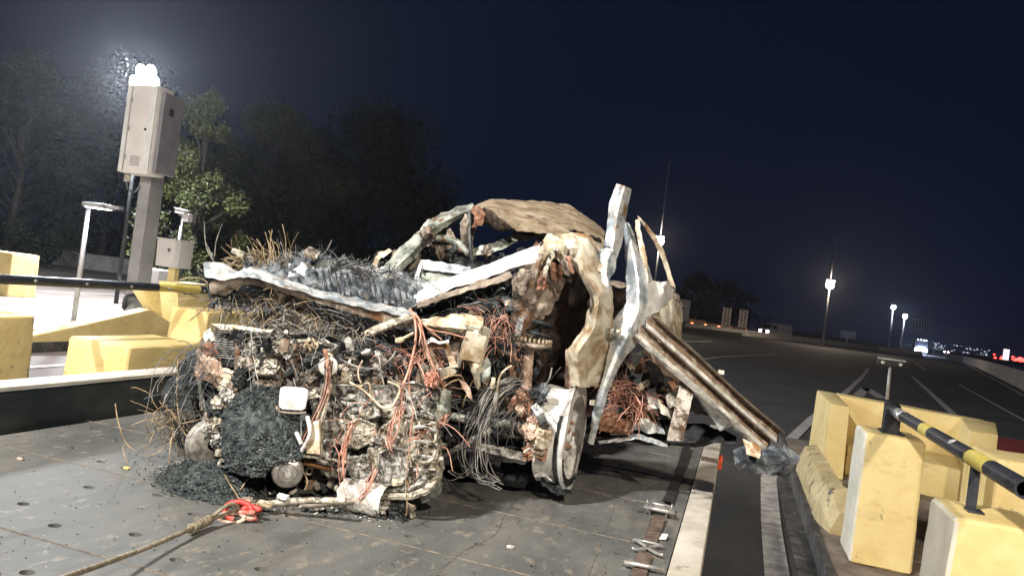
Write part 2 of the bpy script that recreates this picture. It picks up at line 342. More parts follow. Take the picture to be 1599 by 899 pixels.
line('road_edge_line', [tuple(G(*p)[:2]) for p in [(1599, 618), (1560, 596), (1530, 580), (1508, 568), (1490, 560)]], .2)
line('chevron_line', [tuple(G(*p)[:2]) for p in [(1378, 622), (1352, 606)]], .35)
line('chevron_line', [tuple(G(*p)[:2]) for p in [(1340, 618), (1352, 606)]], .3)
line('gore_line', [tuple(G(*p)[:2]) for p in [(1060, 572), (1095, 561), (1125, 557), (1215, 553)]], .22)
for a, b in (((1066, 527), (1112, 532)), ((1066, 522), (1118, 531)), ((1060, 533), (1112, 533)), ((1066, 518), (1085, 521))):
    line('chevron_line', [tuple(G(*a)[:2]), tuple(G(*b)[:2])], .5)
line('plaza_line', [(-8.5, 4), (-8.5, 18)], .16, .012)
for i in range(5):
    a = G(60, 425 + i * 10); b = G(330, 440 + i * 9); line('plaza_line', [tuple(a[:2]), tuple(b[:2])], .25, .012)
sheet('red_pavement', [(4.3, 14.6), (12, 14.9), (12.6, 18.6), (5.0, 18.2)], .012, M['redroad'])
# ---- islands
def island(x0, x1, y0, y1, z=.15):
    mb = MB(); mb.box((x0, y0, 0), (x1, y1, z)); o = mb.build('toll_island_slab', M['island'], None, 'structure'); bevel(o, .025, 2)
    k = MB(); 
    sgn = 1
    k.box((x0 - .05, y0 - .05, 0), (x0 + .002 - .004, y1 + .05, z + .006)); k.box((x1 + .002, y0 - .05, 0), (x1 + .05, y1 + .05, z + .006))
    o = k.build('island_kerb', M['kerb'], None, 'structure')
island(.80, 4.6, .6, 11.6)
island(-6.9, -5.25, -2, 13.5)
sheet('gutter', [(.60, .6), (.75, .6), (.75, 11.5), (.60, 11.5)], .006, M['kerb'])
def block(name, label, x0, x1, y0, y1, z1, cat='concrete block', taper=.93, left_pale=False, z0=.15, rz=0, group=None):
    mb = MB(); c = Vector(((x0 + x1) / 2, (y0 + y1) / 2, 0)); mx = Matrix.Translation(c) @ Matrix.Rotation(rz, 4, 'Z') @ Matrix.Translation(-c)
    mb.box((x0, y0, z0), (x1, y1, z1), mx, taper); o = mb.build(name, [M['yellow'], M['yellow_pale']]); bevel(o, .035, 3)
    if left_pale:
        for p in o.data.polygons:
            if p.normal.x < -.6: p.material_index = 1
    # chips and unevenness
    bm = bmesh.new(); bm.from_mesh(o.data); bmesh.ops.subdivide_edges(bm, edges=[e for e in bm.edges if e.calc_length() > .09], cuts=8, use_grid_fill=True)
    for v in bm.verts:
        v.co += Vector(noise.noise_vector(v.co * 5)) * .006 + Vector(noise.noise_vector(v.co * 23)) * .0035
    bm.to_mesh(o.data); bm.free(); smooth_auto(o, 35)
    tag(o, label, cat, group); return o
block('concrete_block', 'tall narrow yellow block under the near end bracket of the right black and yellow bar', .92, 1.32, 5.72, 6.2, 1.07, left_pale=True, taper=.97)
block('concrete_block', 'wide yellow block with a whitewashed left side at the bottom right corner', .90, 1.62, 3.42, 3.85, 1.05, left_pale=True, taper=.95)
block('concrete_block', 'yellow block with a chipped top behind the bar at the right edge', 1.74, 2.5, 5.75, 6.4, 1.03, taper=.95)
block('concrete_block', 'tall yellow block at the left edge under the left bar', -6.1, -5.40, 3.7, 4.62, 1.05, taper=.97)
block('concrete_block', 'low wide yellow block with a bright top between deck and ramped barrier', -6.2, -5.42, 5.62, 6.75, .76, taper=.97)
block('concrete_block', 'yellow block half hidden behind the radiator end of the wreck', -6.4, -5.85, 7.15, 8.15, 1.06, taper=.96)
block('concrete_block', 'far yellow block with a shaded grey face at the left edge beyond the bar', -19.3, -17.75, 14.2, 15.0, 1.12, taper=.98, z0=0)
block('concrete_block', 'white block standing beside the foot of the grey column', -15.6, -14.7, 15.9, 16.6, 1.15, taper=.98, z0=0).data.materials[0] = M['white']
# U-shaped barrier on the right island
def polyprism(mb, pts, z0, z1, flare=0):
    n = len(pts); c = sum((Vector((p[0], p[1], 0)) for p in pts), Vector()) / n
    lo = [Vector((p[0] + (p[0] - c.x) * flare, p[1] + (p[1] - c.y) * flare, z0)) for p in pts]; hi = [Vector((p[0], p[1], z1)) for p in pts]
    mb.add(lo + hi, [tuple(range(n - 1, -1, -1)), tuple(range(n, 2 * n))] + [(i, (i + 1) % n, n + (i + 1) % n, n + i) for i in range(n)])
u = thing('toll_island_barrier', 'U shaped yellow concrete barrier with a brown recess behind the right hand blocks', 'barrier', (1.8, 9.8, .15))
def rel(o, t):
    o.parent = t; o.matrix_parent_inverse = Matrix.Translation(-Vector(t.location)); return o
mb = MB(); polyprism(mb, [(1.08, 9.05), (1.27, 9.0), (1.33, 10.8), (1.10, 10.85)], .15, .95, .10)
rel(bevel(mb.build('side_arm', M['yellow']), .02, 2), u)
mb = MB(); polyprism(mb, [(2.28, 8.35), (2.55, 8.45), (2.95, 9.9), (2.62, 10.1)], .15, .95, .06); rel(bevel(mb.build('side_arm', M['yellow']), .02, 2), u)
mb = MB(); polyprism(mb, [(1.335, 10.45), (2.70, 9.75), (2.86, 10.0), (1.335, 10.84)], .15, .955, 0); rel(bevel(mb.build('back_wall', M['yellow']), .02, 2), u)
mb = MB(); polyprism(mb, [(1.34, 9.3), (2.35, 8.75), (2.60, 9.72), (1.34, 10.44)], .15, .50, 0); rel(bevel(mb.build('recess_step', M['yellow']), .02, 2), u)
# worn low wall beside the lane
mb = MB(); prof = [(.80, .15), (.80, .30), (.86, .44), (.98, .48), (1.04, .15)]; ys = [6.45 + i * .12 for i in range(22)]
vs = []; fs = []
for j, y in enumerate(ys):
    for (x, z) in prof:
        n = noise.noise(Vector((x * 3, y * 3, z * 3))); n2 = noise.noise(Vector((y * 9, z * 9, 3)))
        vs.append((x + (.012 * n + .008 * n2) + max(0, .14 - j * .05) * .5, y, z + (.008 * n2 if z > .2 else 0) - (max(0, .12 - j * .06) if z > .2 else 0)))
K = 5
for j in range(len(ys) - 1):
    for i in range(K): fs.append((j * K + i, (j + 1) * K + i, (j + 1) * K + (i + 1) % K, j * K + (i + 1) % K))
fs += [tuple(range(K)), tuple((len(ys) - 1) * K + i for i in reversed(range(K)))]
M['scuffed'] = mat('scuffed_yellow_concrete', [(.50, .38, .18), (.66, .54, .30)], 4, (.6, .8), 0, .4, 30, wear=((.07, .06, .05), 6, .60))
o = mesh('low_wall', vs, fs, M['scuffed']); tag(o, 'low worn yellow wall with black tyre scuffs left of the tall narrow block', 'wall')
mb = MB(); a = G(1427, 711, .15); b = G(1505, 775, .15); d = (b - a).normalized(); n = Vector((d.y, -d.x, 0)) * .055
mb.add([a + n, a - n, b - n, b + n] + [p + Vector((0, 0, .06)) for p in (a + n, a - n, b - n, b + n)], [(3, 2, 1, 0), (4, 5, 6, 7), (0, 1, 5, 4), (1, 2, 6, 5), (2, 3, 7, 6), (3, 0, 4, 7)])
mb.build('pale_kerb_strip', M['yellow_pale'], None, 'structure')
# ---- the two black and yellow bars
def bar(label, a, b, r, bands, n=16):
    a, b = Vector(a), Vector(b); t = thing('height_bar', label, 'barrier bar', a); L = (b - a).length; d = (b - a) / L
    cuts = [0] + [x for q in bands for x in q] + [L]
    for i in range(len(cuts) - 1):
        p, q = a + d * cuts[i], a + d * cuts[i + 1]
        if cuts[i + 1] - cuts[i] < .01: continue
        mb = MB(); pr = [(0, r * .8), (0, r), (cuts[i + 1] - cuts[i], r), (cuts[i + 1] - cuts[i], r * .8), (0, r * .8)]
        mb.lathe(pr, p, d, 24); o = mb.build('yellow_band' if i % 2 else 'black_tube', M['bar_yellow'] if i % 2 else M['navy']); smooth_auto(o, 40); rel(o, t)
    return t, d, L
t1, d1, L1 = bar('black and yellow round bar with an open end running along the right blocks', (1.015, 3.02, 1.27), (1.12, 5.95, 1.235), .036, [(.42, .72), (1.55, 1.78)])
mb = MB(); mb.box((1.06, 5.86, 1.07), (1.165, 5.90, 1.24)); mb.box((1.075, 5.95, 1.07), (1.10, 6.03, 1.30)); mb.box((1.05, 5.84, 1.07), (1.20, 6.04, 1.085)); rel(bevel(mb.build('bracket', M['black']), .004, 1), t1)
mb = MB(); mb.box((1.02, 4.02 - .35, 1.05), (1.06, 4.03 - .35, 1.235)); mb.box((1.01, 4.02 - .43, 1.05), (1.07, 4.015 - .35, 1.058)); rel(mb.build('bracket', M['navy']), t1)
mb = MB(); mb.lathe([(0, .0365), (0, .0385), (.24, .0385), (.24, .0365), (0, .0365)], Vector((1.12, 5.95, 1.235)) - d1 * .5, d1, 24)
rel(mb.build('bright_sleeve', M['chrome'], smooth=True), t1)
mb = MB(); mb.cyl((1.115, 5.93, 1.225), (1.14, 6.0, 1.24), .05, 16); rel(mb.build('end_cap', M['black'], smooth=True), t1)
# ring-shaped sticker on the bar
rg = MB(); c = Vector((1.015, 3.02, 1.27)) + d1 * 1.02; up = Vector((-.45, -.15, .88)).normalized()
for rr in (.022, .014):
    pts = []
    for k in range(25):
        q = 2 * PI * k / 24; th = math.sin(q) * rr / .041; base = c + d1 * (math.cos(q) * rr)
        s_ = d1.cross(Vector((0, 0, 1))).normalized(); pts.append(base + (Vector((0, 0, 1)) * math.cos(th - .6) + s_ * math.sin(th - .6) * 1) * .0368)
    rg.tube(pts, .0016, 4, False)
rel(rg.build('ring_mark', M['white']), t1)
t2, d2, L2 = bar('long black bar with one yellow band crossing the left side behind the wreck', (-6.1, 2.5, 1.27), (-6.1, 8.55, 1.30), .043, [(5.05 - .95, 5.7 - .95)])
mb = MB()
for k in range(9):
    p = Vector((-6.1, 2.9 + k * .55, 1.275)); mb.cyl(p + Vector((.040, 0, .01)), p + Vector((.056, 0, .01)), .014, 10)
rel(mb.build('bolt', M['chrome']), t2)
mb = MB(); mb.box((-6.13, 4.0, 1.04), (-6.07, 4.04, 1.24)); rel(mb.build('bracket', M['navy']), t2); 
mb = MB(); mb.box((-6.13, 7.5, 1.05), (-6.07, 7.54, 1.27)); rel(mb.build('bracket', M['navy']), t2)
# ---- small sensor on a post behind the U barrier
t = thing('lane_sensor', 'small dark signal box on a thin post behind the U shaped barrier', 'sensor', (1.73, 10.3, .95))
a = YP(1384, 636, 10.3); b = YP(1391, 562, 10.3); mb = MB(); mb.cyl(a, b, .022, 10, .018); rel(mb.build('post', M['pole'], smooth=True), t)
mb = MB(); mb.box((b.x - .15, 10.25, b.z - .08), (b.x + .15, 10.35, b.z + .06)); rel(bevel(mb.build('signal_box', M['deck_dark']), .012), t)
mb = MB(); mb.box((b.x - .16, 10.225, b.z + .0), (b.x + .16, 10.245, b.z + .02)); rel(mb.build('clamp', M['pole']), t)
mb = MB(); [mb.cyl((b.x + q, 10.21, b.z - .04), (b.x + q, 10.246, b.z - .04), .022, 10) for q in (-.10, .10)]; rel(mb.build('lens', M['chrome']), t)
# ---- second (left) island with its ramped barrier
mb = MB(); mb.box((-13.2, 6.2, .004), (-9.55, 16.5, .15)); mb.build('toll_island_slab', M['kerb'], None, 'structure')  # dark kerb colour stands in for the shaded side of this slab
mb = MB(); mb.box((-13.0, 6.4, .15), (-9.85, 14.6, .30)); o = mb.build('island_top', M['yellow_pale'], None, 'structure')  # pale colour carries the bright light flooding this platform
t = thing('ramped_barrier', 'long yellow concrete barrier with a sloping top on the left island', 'barrier', (-9.7, 10, .15))
def xprism(mb, poly, x0, x1):
    n = len(poly); a = [XP(p[0], p[1], x0) for p in poly]; b = [Vector((x1, q.y, q.z)) for q in a]
    mb.add(a + b, [tuple(range(n)), tuple(range(2 * n - 1, n - 1, -1))] + [(i, n + i, n + (i + 1) % n, (i + 1) % n) for i in range(n)])
mb = MB(); xprism(mb, [(-60, 553), (-60, 541), (45, 525), (130, 507), (236, 483), (283, 514), (283, 540), (180, 534), (45, 547)], -9.6, -9.85); rel(bevel(mb.build('sloping_wall', M['yellow']), .015, 1), t)
mb = MB(); xprism(mb, [(283.5, 540), (276, 442), (325, 444), (333, 545)], -9.55, -9.95); rel(bevel(mb.build('end_pillar', M['yellow']), .02, 2), t)
mb = MB(); xprism(mb, [(240, 484), (222, 455), (276, 444), (278, 505)], -10.7, -10.95); rel(bevel(mb.build('rear_wall', M['yellow']), .02, 2), t)
# grey column with the big case
cb = G(211, 489, .30); t = thing('grey_column', 'thick grey steel column carrying a large off white case on the left', 'column', cb)
cy = cb.y; top = YP(247, 268, cy); wv = .50
mb = MB(); mb.box((-.14, -.2, 0), (.14, .18, top.z + 1.4 - cb.z)); o = mb.build('shaft', M['column'], t); bevel(o, .01, 1)
cx_ = YP(248, 215, cy - .3); 
case = MB(); a = YP(197, 268, cy - .35); zt = YP(225, 138, cy - .35).z; zb = YP(197, 272, cy - .35).z; zm = cb.z
hw = .375
case.box((-hw, -.62, zb - zm), (hw, .0 - .21, zt - zm)); o = case.build('case', M['case'], t); bevel(o, .03, 2)
o = MB().box((hw + .003, -.56, zb - zm + .06), (hw + .10, -.02, zt - zm - .12)).build('side_cover', M['case_side'], t); bevel(o, .01, 1)
o = MB().box((hw - .16, -.66, zb - zm + .01), (hw - .01, -.623, zt - zm - .02)).build('hinge_strip', M['white'], t); bevel(o, .008, 1)
o = MB().box((-hw - .012, -.66, zb - zm + .01), (-hw + .08, -.623, zt - zm - .02)).build('edge_strip', M['white'], t); bevel(o, .008, 1)
o = MB().box((hw + .104, -.40, (zb + zt) / 2 - zm + .35), (hw + .108, -.28, (zb + zt) / 2 - zm + .50)).build('emblem_plate', M['deck_dark'], t)
for q in (0.18, .5, .82):
    MB().box((-hw + .095, -.6295, zb - zm + (zt - zb) * q - .05), (-hw + .125, -.6205, zb - zm + (zt - zb) * q + .05)).build('hinge', M['pole'], t)
MB().box((-hw + .084, -.6232, zb - zm + .05), (-hw + .090, -.6201, zt - zm - .05)).build('door_seam', M['deck_dark'], t)
MB().cyl((hw - .22, -.640, (zb + zt) / 2 - zm), (hw - .22, -.6201, (zb + zt) / 2 - zm), .025, 12).build('lock', M['deck_dark'], t)
for q in range(6): MB().box((-.13, -.628, zb - zm + .16 + q * .035), (.10, -.6202, zb - zm + .172 + q * .035)).build('vent_slat', M['case_side'], t)
o = MB().cyl((-.32, -.45, zb - zm - .16), (-.32, -.45, zb - zm + .0), .06, 12).build('cable_gland', M['alu2'], t, smooth=True)
o = MB().tube(cr([(-.32, -.45, zb - zm - .15), (-.30, -.42, zb - zm - .30), (-.24, -.3, zb - zm - .36), (-.2, -.215, zb - zm - .2)], 14), .02, 6).build('cable', M['wire_dark'], t)
for o in t.children:
    if o.name.split('.')[0] != 'shaft': o.location.x = .10
mp_ = MB().tube(cr([Vector((-.1, -.22, .1)) + Vector(q) for q in ((0, 0, 0), (.25, -.2, .25), (.7, -.3, .28), (.95, -.25, 0))], 16), .045, 8).build('conduit', M['black'], t, smooth=True)
# floodlight mast (behind the column)
mb_ = MAST; base = Vector((mb_.x, mb_.y, 0)); t = thing('floodlight_mast', 'tall mast with a blinding white floodlight above the grey column', 'floodlight', base)
MB().cyl((0, 0, 0), (0, 0, mb_.z - .25), .06, 14, .045).build('mast', M['deck_dark'], t, smooth=True)
MB().box((-.42, .0, mb_.z - .3), (.42, .16, mb_.z - .2)).build('crossarm', M['pole'], t)
for k in range(7):                                             # seven round projectors, clustered to fill out the lamp's glare
    a = k * PI / 3; sx, sz = (0, 0) if k == 6 else (math.cos(a) * .36, math.sin(a) * .36); c = Vector((sx, 0, mb_.z + .1 + sz))
    h = MB().lathe([(.02, 0), (.02, .10), (.10, .17), (.22, .165), (.22, .155), (.18, .15)], c + Vector((0, .18, 0)), (-.25, -1, -.1), 20).build('lamp_head', M['pole'], t, smooth=True)
    MB().lathe([(.19, 0), (.19, .15)], c + Vector((0, .18, 0)), (-.25, -1, -.1), 20).build('lamp_glass', M['e_white'], h)
# led lamp on its post
pb = G(115, 500, .30); t = thing('lamp_post', 'thin grey post with a small lit LED head left of the column', 'street lamp', pb)
tp = YP(138, 322, pb.y); MB().cyl((0, 0, 0), (0, 0, tp.z - pb.z), .045, 12, .035).build('post', M['pole'], t, smooth=True)
z_ = tp.z - pb.z; h = MB().box((.05, -.20, z_ - .02), (.50, .12, z_ + .06)).build('lamp_head', M['pole'], t); bevel(h, .02)
MB().box((.10, -.17, z_ - .026), (.42, .09, z_ - .022)).build('led_panel', M['e_led'], h)
MB().box((.42, -.09, z_ + .0), (.75, .01, z_ + .05)).build('arm', M['pole'], t)
lamp('led_glow', Vector(pb) + Vector((.26, -.05, z_ - .12)), 60, (.95, .92, 1), .1, 'SPOT', Vector(pb) + Vector((.26, -.05, 0)), 140)
# cctv camera and control box
pc = G(268, 470, .30); t = thing('cctv_camera', 'white security camera on a thin pole right of the column', 'security camera', pc)
tc_ = YP(290, 335, pc.y); z_ = tc_.z - pc.z
MB().cyl((0, 0, 0), (0, 0, z_), .055, 10, .045).build('pole', M['pole'], t, smooth=True)
o = MB().box((-.42, -.14, z_ - .02), (-.08, .04, z_ + .10), Matrix.Rotation(.10, 4, 'Y')).build('camera_body', M['case'], t); bevel(o, .02)
MB().box((-.45, -.16, z_ + .104), (-.05, .06, z_ + .125), Matrix.Rotation(.10, 4, 'Y')).build('sun_shield', M['white'], t)
MB().cyl((-.40, -.05, z_ + .02), (-.44, -.06, z_ + .02), .045, 12).build('lens', M['glass_dark'], t)
o = MB().box((.06, -.10, z_ - .20), (.28, .08, z_ + .02)).build('junction_box', M['case'], t); bevel(o, .015)
MB().box((-.12, -.03, z_ - .05), (.06, .03, z_ + .01)).build('arm', M['pole'], t)
pe = G(262, 482, .30); t = thing('control_box', 'beige control box with a small emblem on a short yellow post by the column', 'control box', pe)
za = YP(275, 418, pe.y).z - pe.z; zb2 = YP(275, 376, pe.y).z - pe.z
MB().box((-.08, -.06, 0), (.12, .08, za)).build('post', M['yellow'], t)
o = MB().box((-.30, -.26, za), (.36, .16, zb2), None, 1.06).build('case', M['case'], t); bevel(o, .02)
MB().box((-.36, -.32, zb2 + .002), (.40, .2, zb2 + .03)).build('lid', M['case'], t)
em_ = MB(); c = Vector((.06, -.275, (za + zb2) / 2 + .08)); em_.tube([c + Vector((math.cos(k * PI / 8) * .035, 0, math.sin(k * PI / 8) * .04)) for k in range(17)], .008, 5, False)
em_.box((.055, -.285, c.z - .04), (.065, -.27, c.z + .04)); em_.build('emblem', M['deck_dark'], o)
pq = G(255, 441); t = thing('traffic_cone', 'small red traffic cone on the lit pavement beyond the control box', 'traffic cone', pq)
MB().lathe([(0.04, .0), (.04, .22), (.12, .20), (.85, .05), (.85, 0)], (0, 0, 0), (0, 0, 1), 16).build('cone', M['orange'], t, smooth=True); MB().box((-.26, -.26, 0), (.26, .26, .05)).build('foot', M['orange'], t)
# low concrete walls in the back left, small post
t = block('concrete_barrier', 'low pale concrete barrier on the far side of the lit pavement', -38, -24.5, 34, 34.5, .9, 'barrier', .9, z0=0, rz=math.radians(12)); t.data.materials[0] = M['concrete']
pp = G(186, 392); t = thing('bollard', 'stubby pale marker post in front of the dark trees on the left', 'bollard', pp); MB().lathe([(0, .3), (.9, .26), (1.0, .36), (1.3, .34), (1.4, .2), (1.75, .2), (1.8, 0)], (0, 0, 0), (0, 0, 1), 14).build('post', M['concrete'], t, smooth=True)
# far embankment on the left
vs = []; fs = []; nx = 40; ny = 14
for j in range(ny):
    for i in range(nx):
        x = -140 + i * 3.6; y = 52 + j * 4 + (x + 60) * -.12; h = 3.5 * (1 - math.exp(-j * .25)) * max(0, min(1, (-x - 6) / 22)) + noise.noise(Vector((x * .06, y * .06, 0))) * 1.0 * min(j, 3) / 3
        vs.append((x, y, h - .02))
for j in range(ny - 1):
    for i in range(nx - 1): fs.append((j * nx + i, j * nx + i + 1, (j + 1) * nx + i + 1, (j + 1) * nx + i))
mesh('embankment', vs, fs, M['earth'], None, 'structure', True)
# ---- trees
def tree(label, base, h, cr_, n, m, seed, leaf=.22, low=.06, cat='tree'):
    rnd = random.Random(seed); t = thing('broadleaf_tree', label, cat, base, 'dark trees behind the toll plaza')
    tr = MB(); ht = h * .45; lean = Vector((rnd.uniform(-.04, .04), rnd.uniform(-.04, .04), 0)) * h
    tr.tube(cr([(0, 0, -.3), (lean.x * .3, lean.y * .3, ht * .5), (lean.x, lean.y, ht), (lean.x * 1.4, lean.y * 1.4, h * .8)], 12), h * .022, 8, True, h * .006)
    cl = []
    for k in range(46):
        a = rnd.uniform(0, 2 * PI); zz = rnd.uniform(low, .97); rr = cr_ * (math.sin(PI * min(1, (zz - low + .22) / (1.18 - low))) ** .6) * rnd.uniform(.35, 1.0)
        c = Vector((lean.x + math.cos(a) * rr, lean.y + math.sin(a) * rr, zz * h)); cl.append((c, rnd.uniform(.16, .34) * cr_))
        if k % 2 == 0: tr.tube(cr([(lean.x * .8, lean.y * .8, min(ht, c.z * .7)), (c.x * .5, c.y * .5, c.z * .85), tuple(c)], 6), h * .008, 5, False, h * .002)
    tr.build('trunk', M['bark'], t, smooth=True)
    v = []; f = []
    for k in range(n):
        c, r = cl[rnd.randrange(len(cl))]; d = Vector((rnd.gauss(0, 1), rnd.gauss(0, 1), rnd.gauss(0, .8))); d = d.normalized() * r * (rnd.random() ** .4) * (1 + .25 * noise.noise(d * 2 + c))
        p = c + d; u_ = Vector((rnd.gauss(0, 1), rnd.gauss(0, 1), rnd.gauss(0, .6))).normalized(); w_ = u_.orthogonal().normalized(); s_ = leaf * rnd.uniform(.5, 1.2)
        i = len(v); v += [p - u_ * s_ * .5, p + w_ * s_ * .28, p + u_ * s_ * .5, p - w_ * s_ * .28]; f.append((i, i + 1, i + 2, i + 3))
    mesh('crown', v, f, m, t); return t
def at(x, d, base=0): q = D(x, 449, d); return (q.x, q.y, base)
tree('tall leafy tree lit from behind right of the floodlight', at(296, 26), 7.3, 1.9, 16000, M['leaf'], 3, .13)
tree('leafy tree at the upper left edge with a few lit leaves', at(2, 37), 10.6, 3.2, 20000, M['leaf_unlit'], 5, .15)
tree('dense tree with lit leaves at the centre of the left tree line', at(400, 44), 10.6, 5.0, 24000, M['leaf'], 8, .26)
tree('large rounded tree at the right end of the dark tree line', at(560, 55), 13.6, 7.8, 34000, M['leaf_unlit'], 11, .34)
tree('dark tree between the lit tree and the rounded tree', at(470, 52), 10.6, 5.6, 24000, M['leaf_unlit'], 13, .32)
tree('dark tree behind the LED lamp post', at(150, 50), 13.5, 6.6, 26000, M['leaf_unlit'], 17, .32)
tree('dark bushy tree behind the column foot', at(330, 62), 11.2, 6.9, 20000, M['leaf_unlit'], 19, .36)
tree('small dark tree beside the right hand door frame of the wreck', at(1090, 120), 8.5, 5.5, 4000, M['leaf_unlit'], 23, .6)
tree('dim round tree beyond the lowboy trailer', at(1140, 150), 9, 7, 4000, M['leaf_unlit'], 29, .7)
# ---- far side: barriers
def jersey(label, pts, h=.85, w=.3):
    P = [Vector((p[0], p[1], 0)) for p in pts]; v = []; f = []
    for i, p in enumerate(P):
        t = (P[min(i + 1, len(P) - 1)] - P[max(i - 1, 0)]).normalized(); n = Vector((t.y, -t.x, 0))
        for s_, z in ((-w, 0), (-w * .55, h * .35), (-w * .32, h), (w * .32, h), (w * .55, h * .35), (w, 0)): v.append(p + n * s_ + Vector((0, 0, z)))
    for i in range(len(P) - 1):
        for k in range(5): f.append((i * 6 + k, i * 6 + k + 1, (i + 1) * 6 + k + 1, (i + 1) * 6 + k))
    f += [tuple(range(6)), tuple((len(P) - 1) * 6 + k for k in reversed(range(6)))]
    o = mesh('concrete_barrier', v, f, M['concrete']); return tag(o, label, 'barrier')
jersey('long pale concrete barrier on the far left of the highway behind the van', [G(x, y) for x, y in [(1040, 508), (1070, 513), (1110, 518), (1200, 528), (1290, 538), (1370, 547), (1440, 556)]], .8)
jersey('curving concrete barrier on the right edge of the highway', [G(x, y) for x, y in [(1640, 630), (1599, 606), (1560, 588), (1530, 574), (1505, 566), (1480, 561)]], 1.0)
# ---- vehicles far away
def vehicle_base(label, name, cat, p, rz): t = thing(name, label, cat, p); t.rotation_euler.z = rz; return t
def wheels(t, xs, ys, r, w=.22):
    for x in xs:
        for y in ys:
            o = MB().lathe([(-w / 2, 0), (-w / 2, r * .8), (-w / 2 + .03, r), (w / 2 - .03, r), (w / 2, r * .8), (w / 2, 0)], (x, y, r), (1, 0, 0), 18).build('wheel', M['rubber'], t, smooth=True)
            MB().lathe([(-w / 2 - .01, 0), (-w / 2 - .01, r * .5), (w / 2 + .01, r * .5), (w / 2 + .01, 0)], (x, y, r), (1, 0, 0), 14).build('rim', M['pole'], o)
vp = G(1212, 527.5); vp = G(1210, 527)
def van_body(t):
    # side profile in Y (front at -), extruded in X
    prof = [(-2.3, .35), (-2.35, .95), (-2.1, 1.15), (-1.45, 1.98), (-1.2, 2.1), (2.3, 2.1), (2.4, 1.9), (2.4, .35)]
    n = len(prof); v = [(-.95 + (.10 if z > 1.2 else 0), y, z) for y, z in prof] + [(.95 - (.10 if z > 1.2 else 0), y, z) for y, z in prof]
    o = mesh('body', v, [tuple(range(n)), tuple(range(2 * n - 1, n - 1, -1))] + [(i, i + n, (i + 1) % n + n, (i + 1) % n) for i in range(n)], M['white'], t); bevel(o, .05, 2)
    MB().add([(-.78, -2.09, 1.24), (.78, -2.09, 1.24), (.70, -1.53, 1.95), (-.70, -1.53, 1.95)], [(0, 1, 2, 3)]).add([(-.77, -2.07, 1.23), (.77, -2.07, 1.23), (.70, -1.51, 1.95), (-.70, -1.51, 1.95)], [(3, 2, 1, 0)]).build('windscreen', M['glass_dark'], t)
    for s_ in (-1, 1):
        MB().box((s_ * .90 - .03, -1.6, 1.25), (s_ * .90 + .03, -.7, 1.8)).build('side_window', M['glass_dark'], t)
        MB().box((s_ * .72 - .17, -2.40, .62), (s_ * .72 + .17, -2.345, .92)).build('headlight', M['e_head'], t)
        MB().box((s_ * 1.05 - .08, -1.75, 1.2), (s_ * 1.05 + .08, -1.65, 1.45)).build('mirror', M['black'], t)
    MB().box((-.5, -2.40, .6), (.5, -2.35, .85)).build('grille', M['black'], t)
    MB().box((-.95, -2.42, .32), (.95, -2.30, .52)).build('bumper', M['black'], t)
    wheels(t, (-.82, .82), (-1.5, 1.5), .34)
t = vehicle_base('white van with lit headlights driving beside the far barrier', 'van', 'van', vp, math.radians(-46)); van_body(t); t.scale = (1.12, 1.12, 1.12)
lamp('van_beam', vp + Vector((-2.8, -2.8, 1.0)), 900, (1, .74, .82), .12, 'SPOT', vp + Vector((-11, -12, -.4)), 70)
street_fill = None
# second and third vehicles coming with lights on
q = G(1437, 552.5); t = vehicle_base('oncoming truck with dazzling bluish headlights at the end of the highway', 'truck', 'truck', q, math.radians(-8))
o = MB().box((-1.2, -.2, .5), (1.2, 1.9, 2.9)).build('cab', M['deck_dark'], t); bevel(o, .1); o = MB().box((-1.25, 2.1, .9), (1.25, 9, 3.3)).build('cargo_box', M['deck_dark'], t)
MB().box((-1.05, -.24, 1.7), (1.05, -.21, 2.5)).build('windscreen', M['glass_dark'], t); MB().box((-1.2, -.3, .4), (1.2, -.205, .62)).build('bumper', M['black'], t)
for x in (-.9, -.55, .55, .9): MB().box((x - .24, -.34, .62), (x + .24, -.31, 1.1)).build('headlight', M['e_head2'], t)
for x in (-.7, -.2, .3, .8): MB().box((x - .08, -.25, 2.95), (x + .08, -.2, 3.05)).build('roof_lamp', M['e_cool'], t)
wheels(t, (-1.0, 1.0), (.6, 6.5), .5)
lamp('truck_beam', q + Vector((0, -1.2, .9)), 3500, (.6, .7, 1), .3)
q = G(1476, 552); t = vehicle_base('small car with pinkish headlights following the oncoming truck', 'car', 'car', q, math.radians(-6))
prof = [(-2.1, .3), (-2.1, .75), (-1.2, .92), (-.6, 1.42), (1.2, 1.45), (1.9, 1.0), (2.1, .9), (2.1, .3)]; n = 8
o = mesh('body', [(-.85, y, z) for y, z in prof] + [(.85, y, z) for y, z in prof], [tuple(range(n)), tuple(range(2 * n - 1, n - 1, -1))] + [(i, i + n, (i + 1) % n + n, (i + 1) % n) for i in range(n)], M['column'], t); bevel(o, .06)
MB().add([(-.7, -1.13, .97), (.7, -1.13, .97), (.66, -.66, 1.37), (-.66, -.66, 1.37)], [(0, 1, 2, 3)]).build('windscreen', M['glass_dark'], t)
for x in (-.6, .6): MB().box((x - .2, -2.14, .55), (x + .2, -2.105, .8)).build('headlight', M['e_head'], t)
wheels(t, (-.75, .75), (-1.3, 1.3), .32)
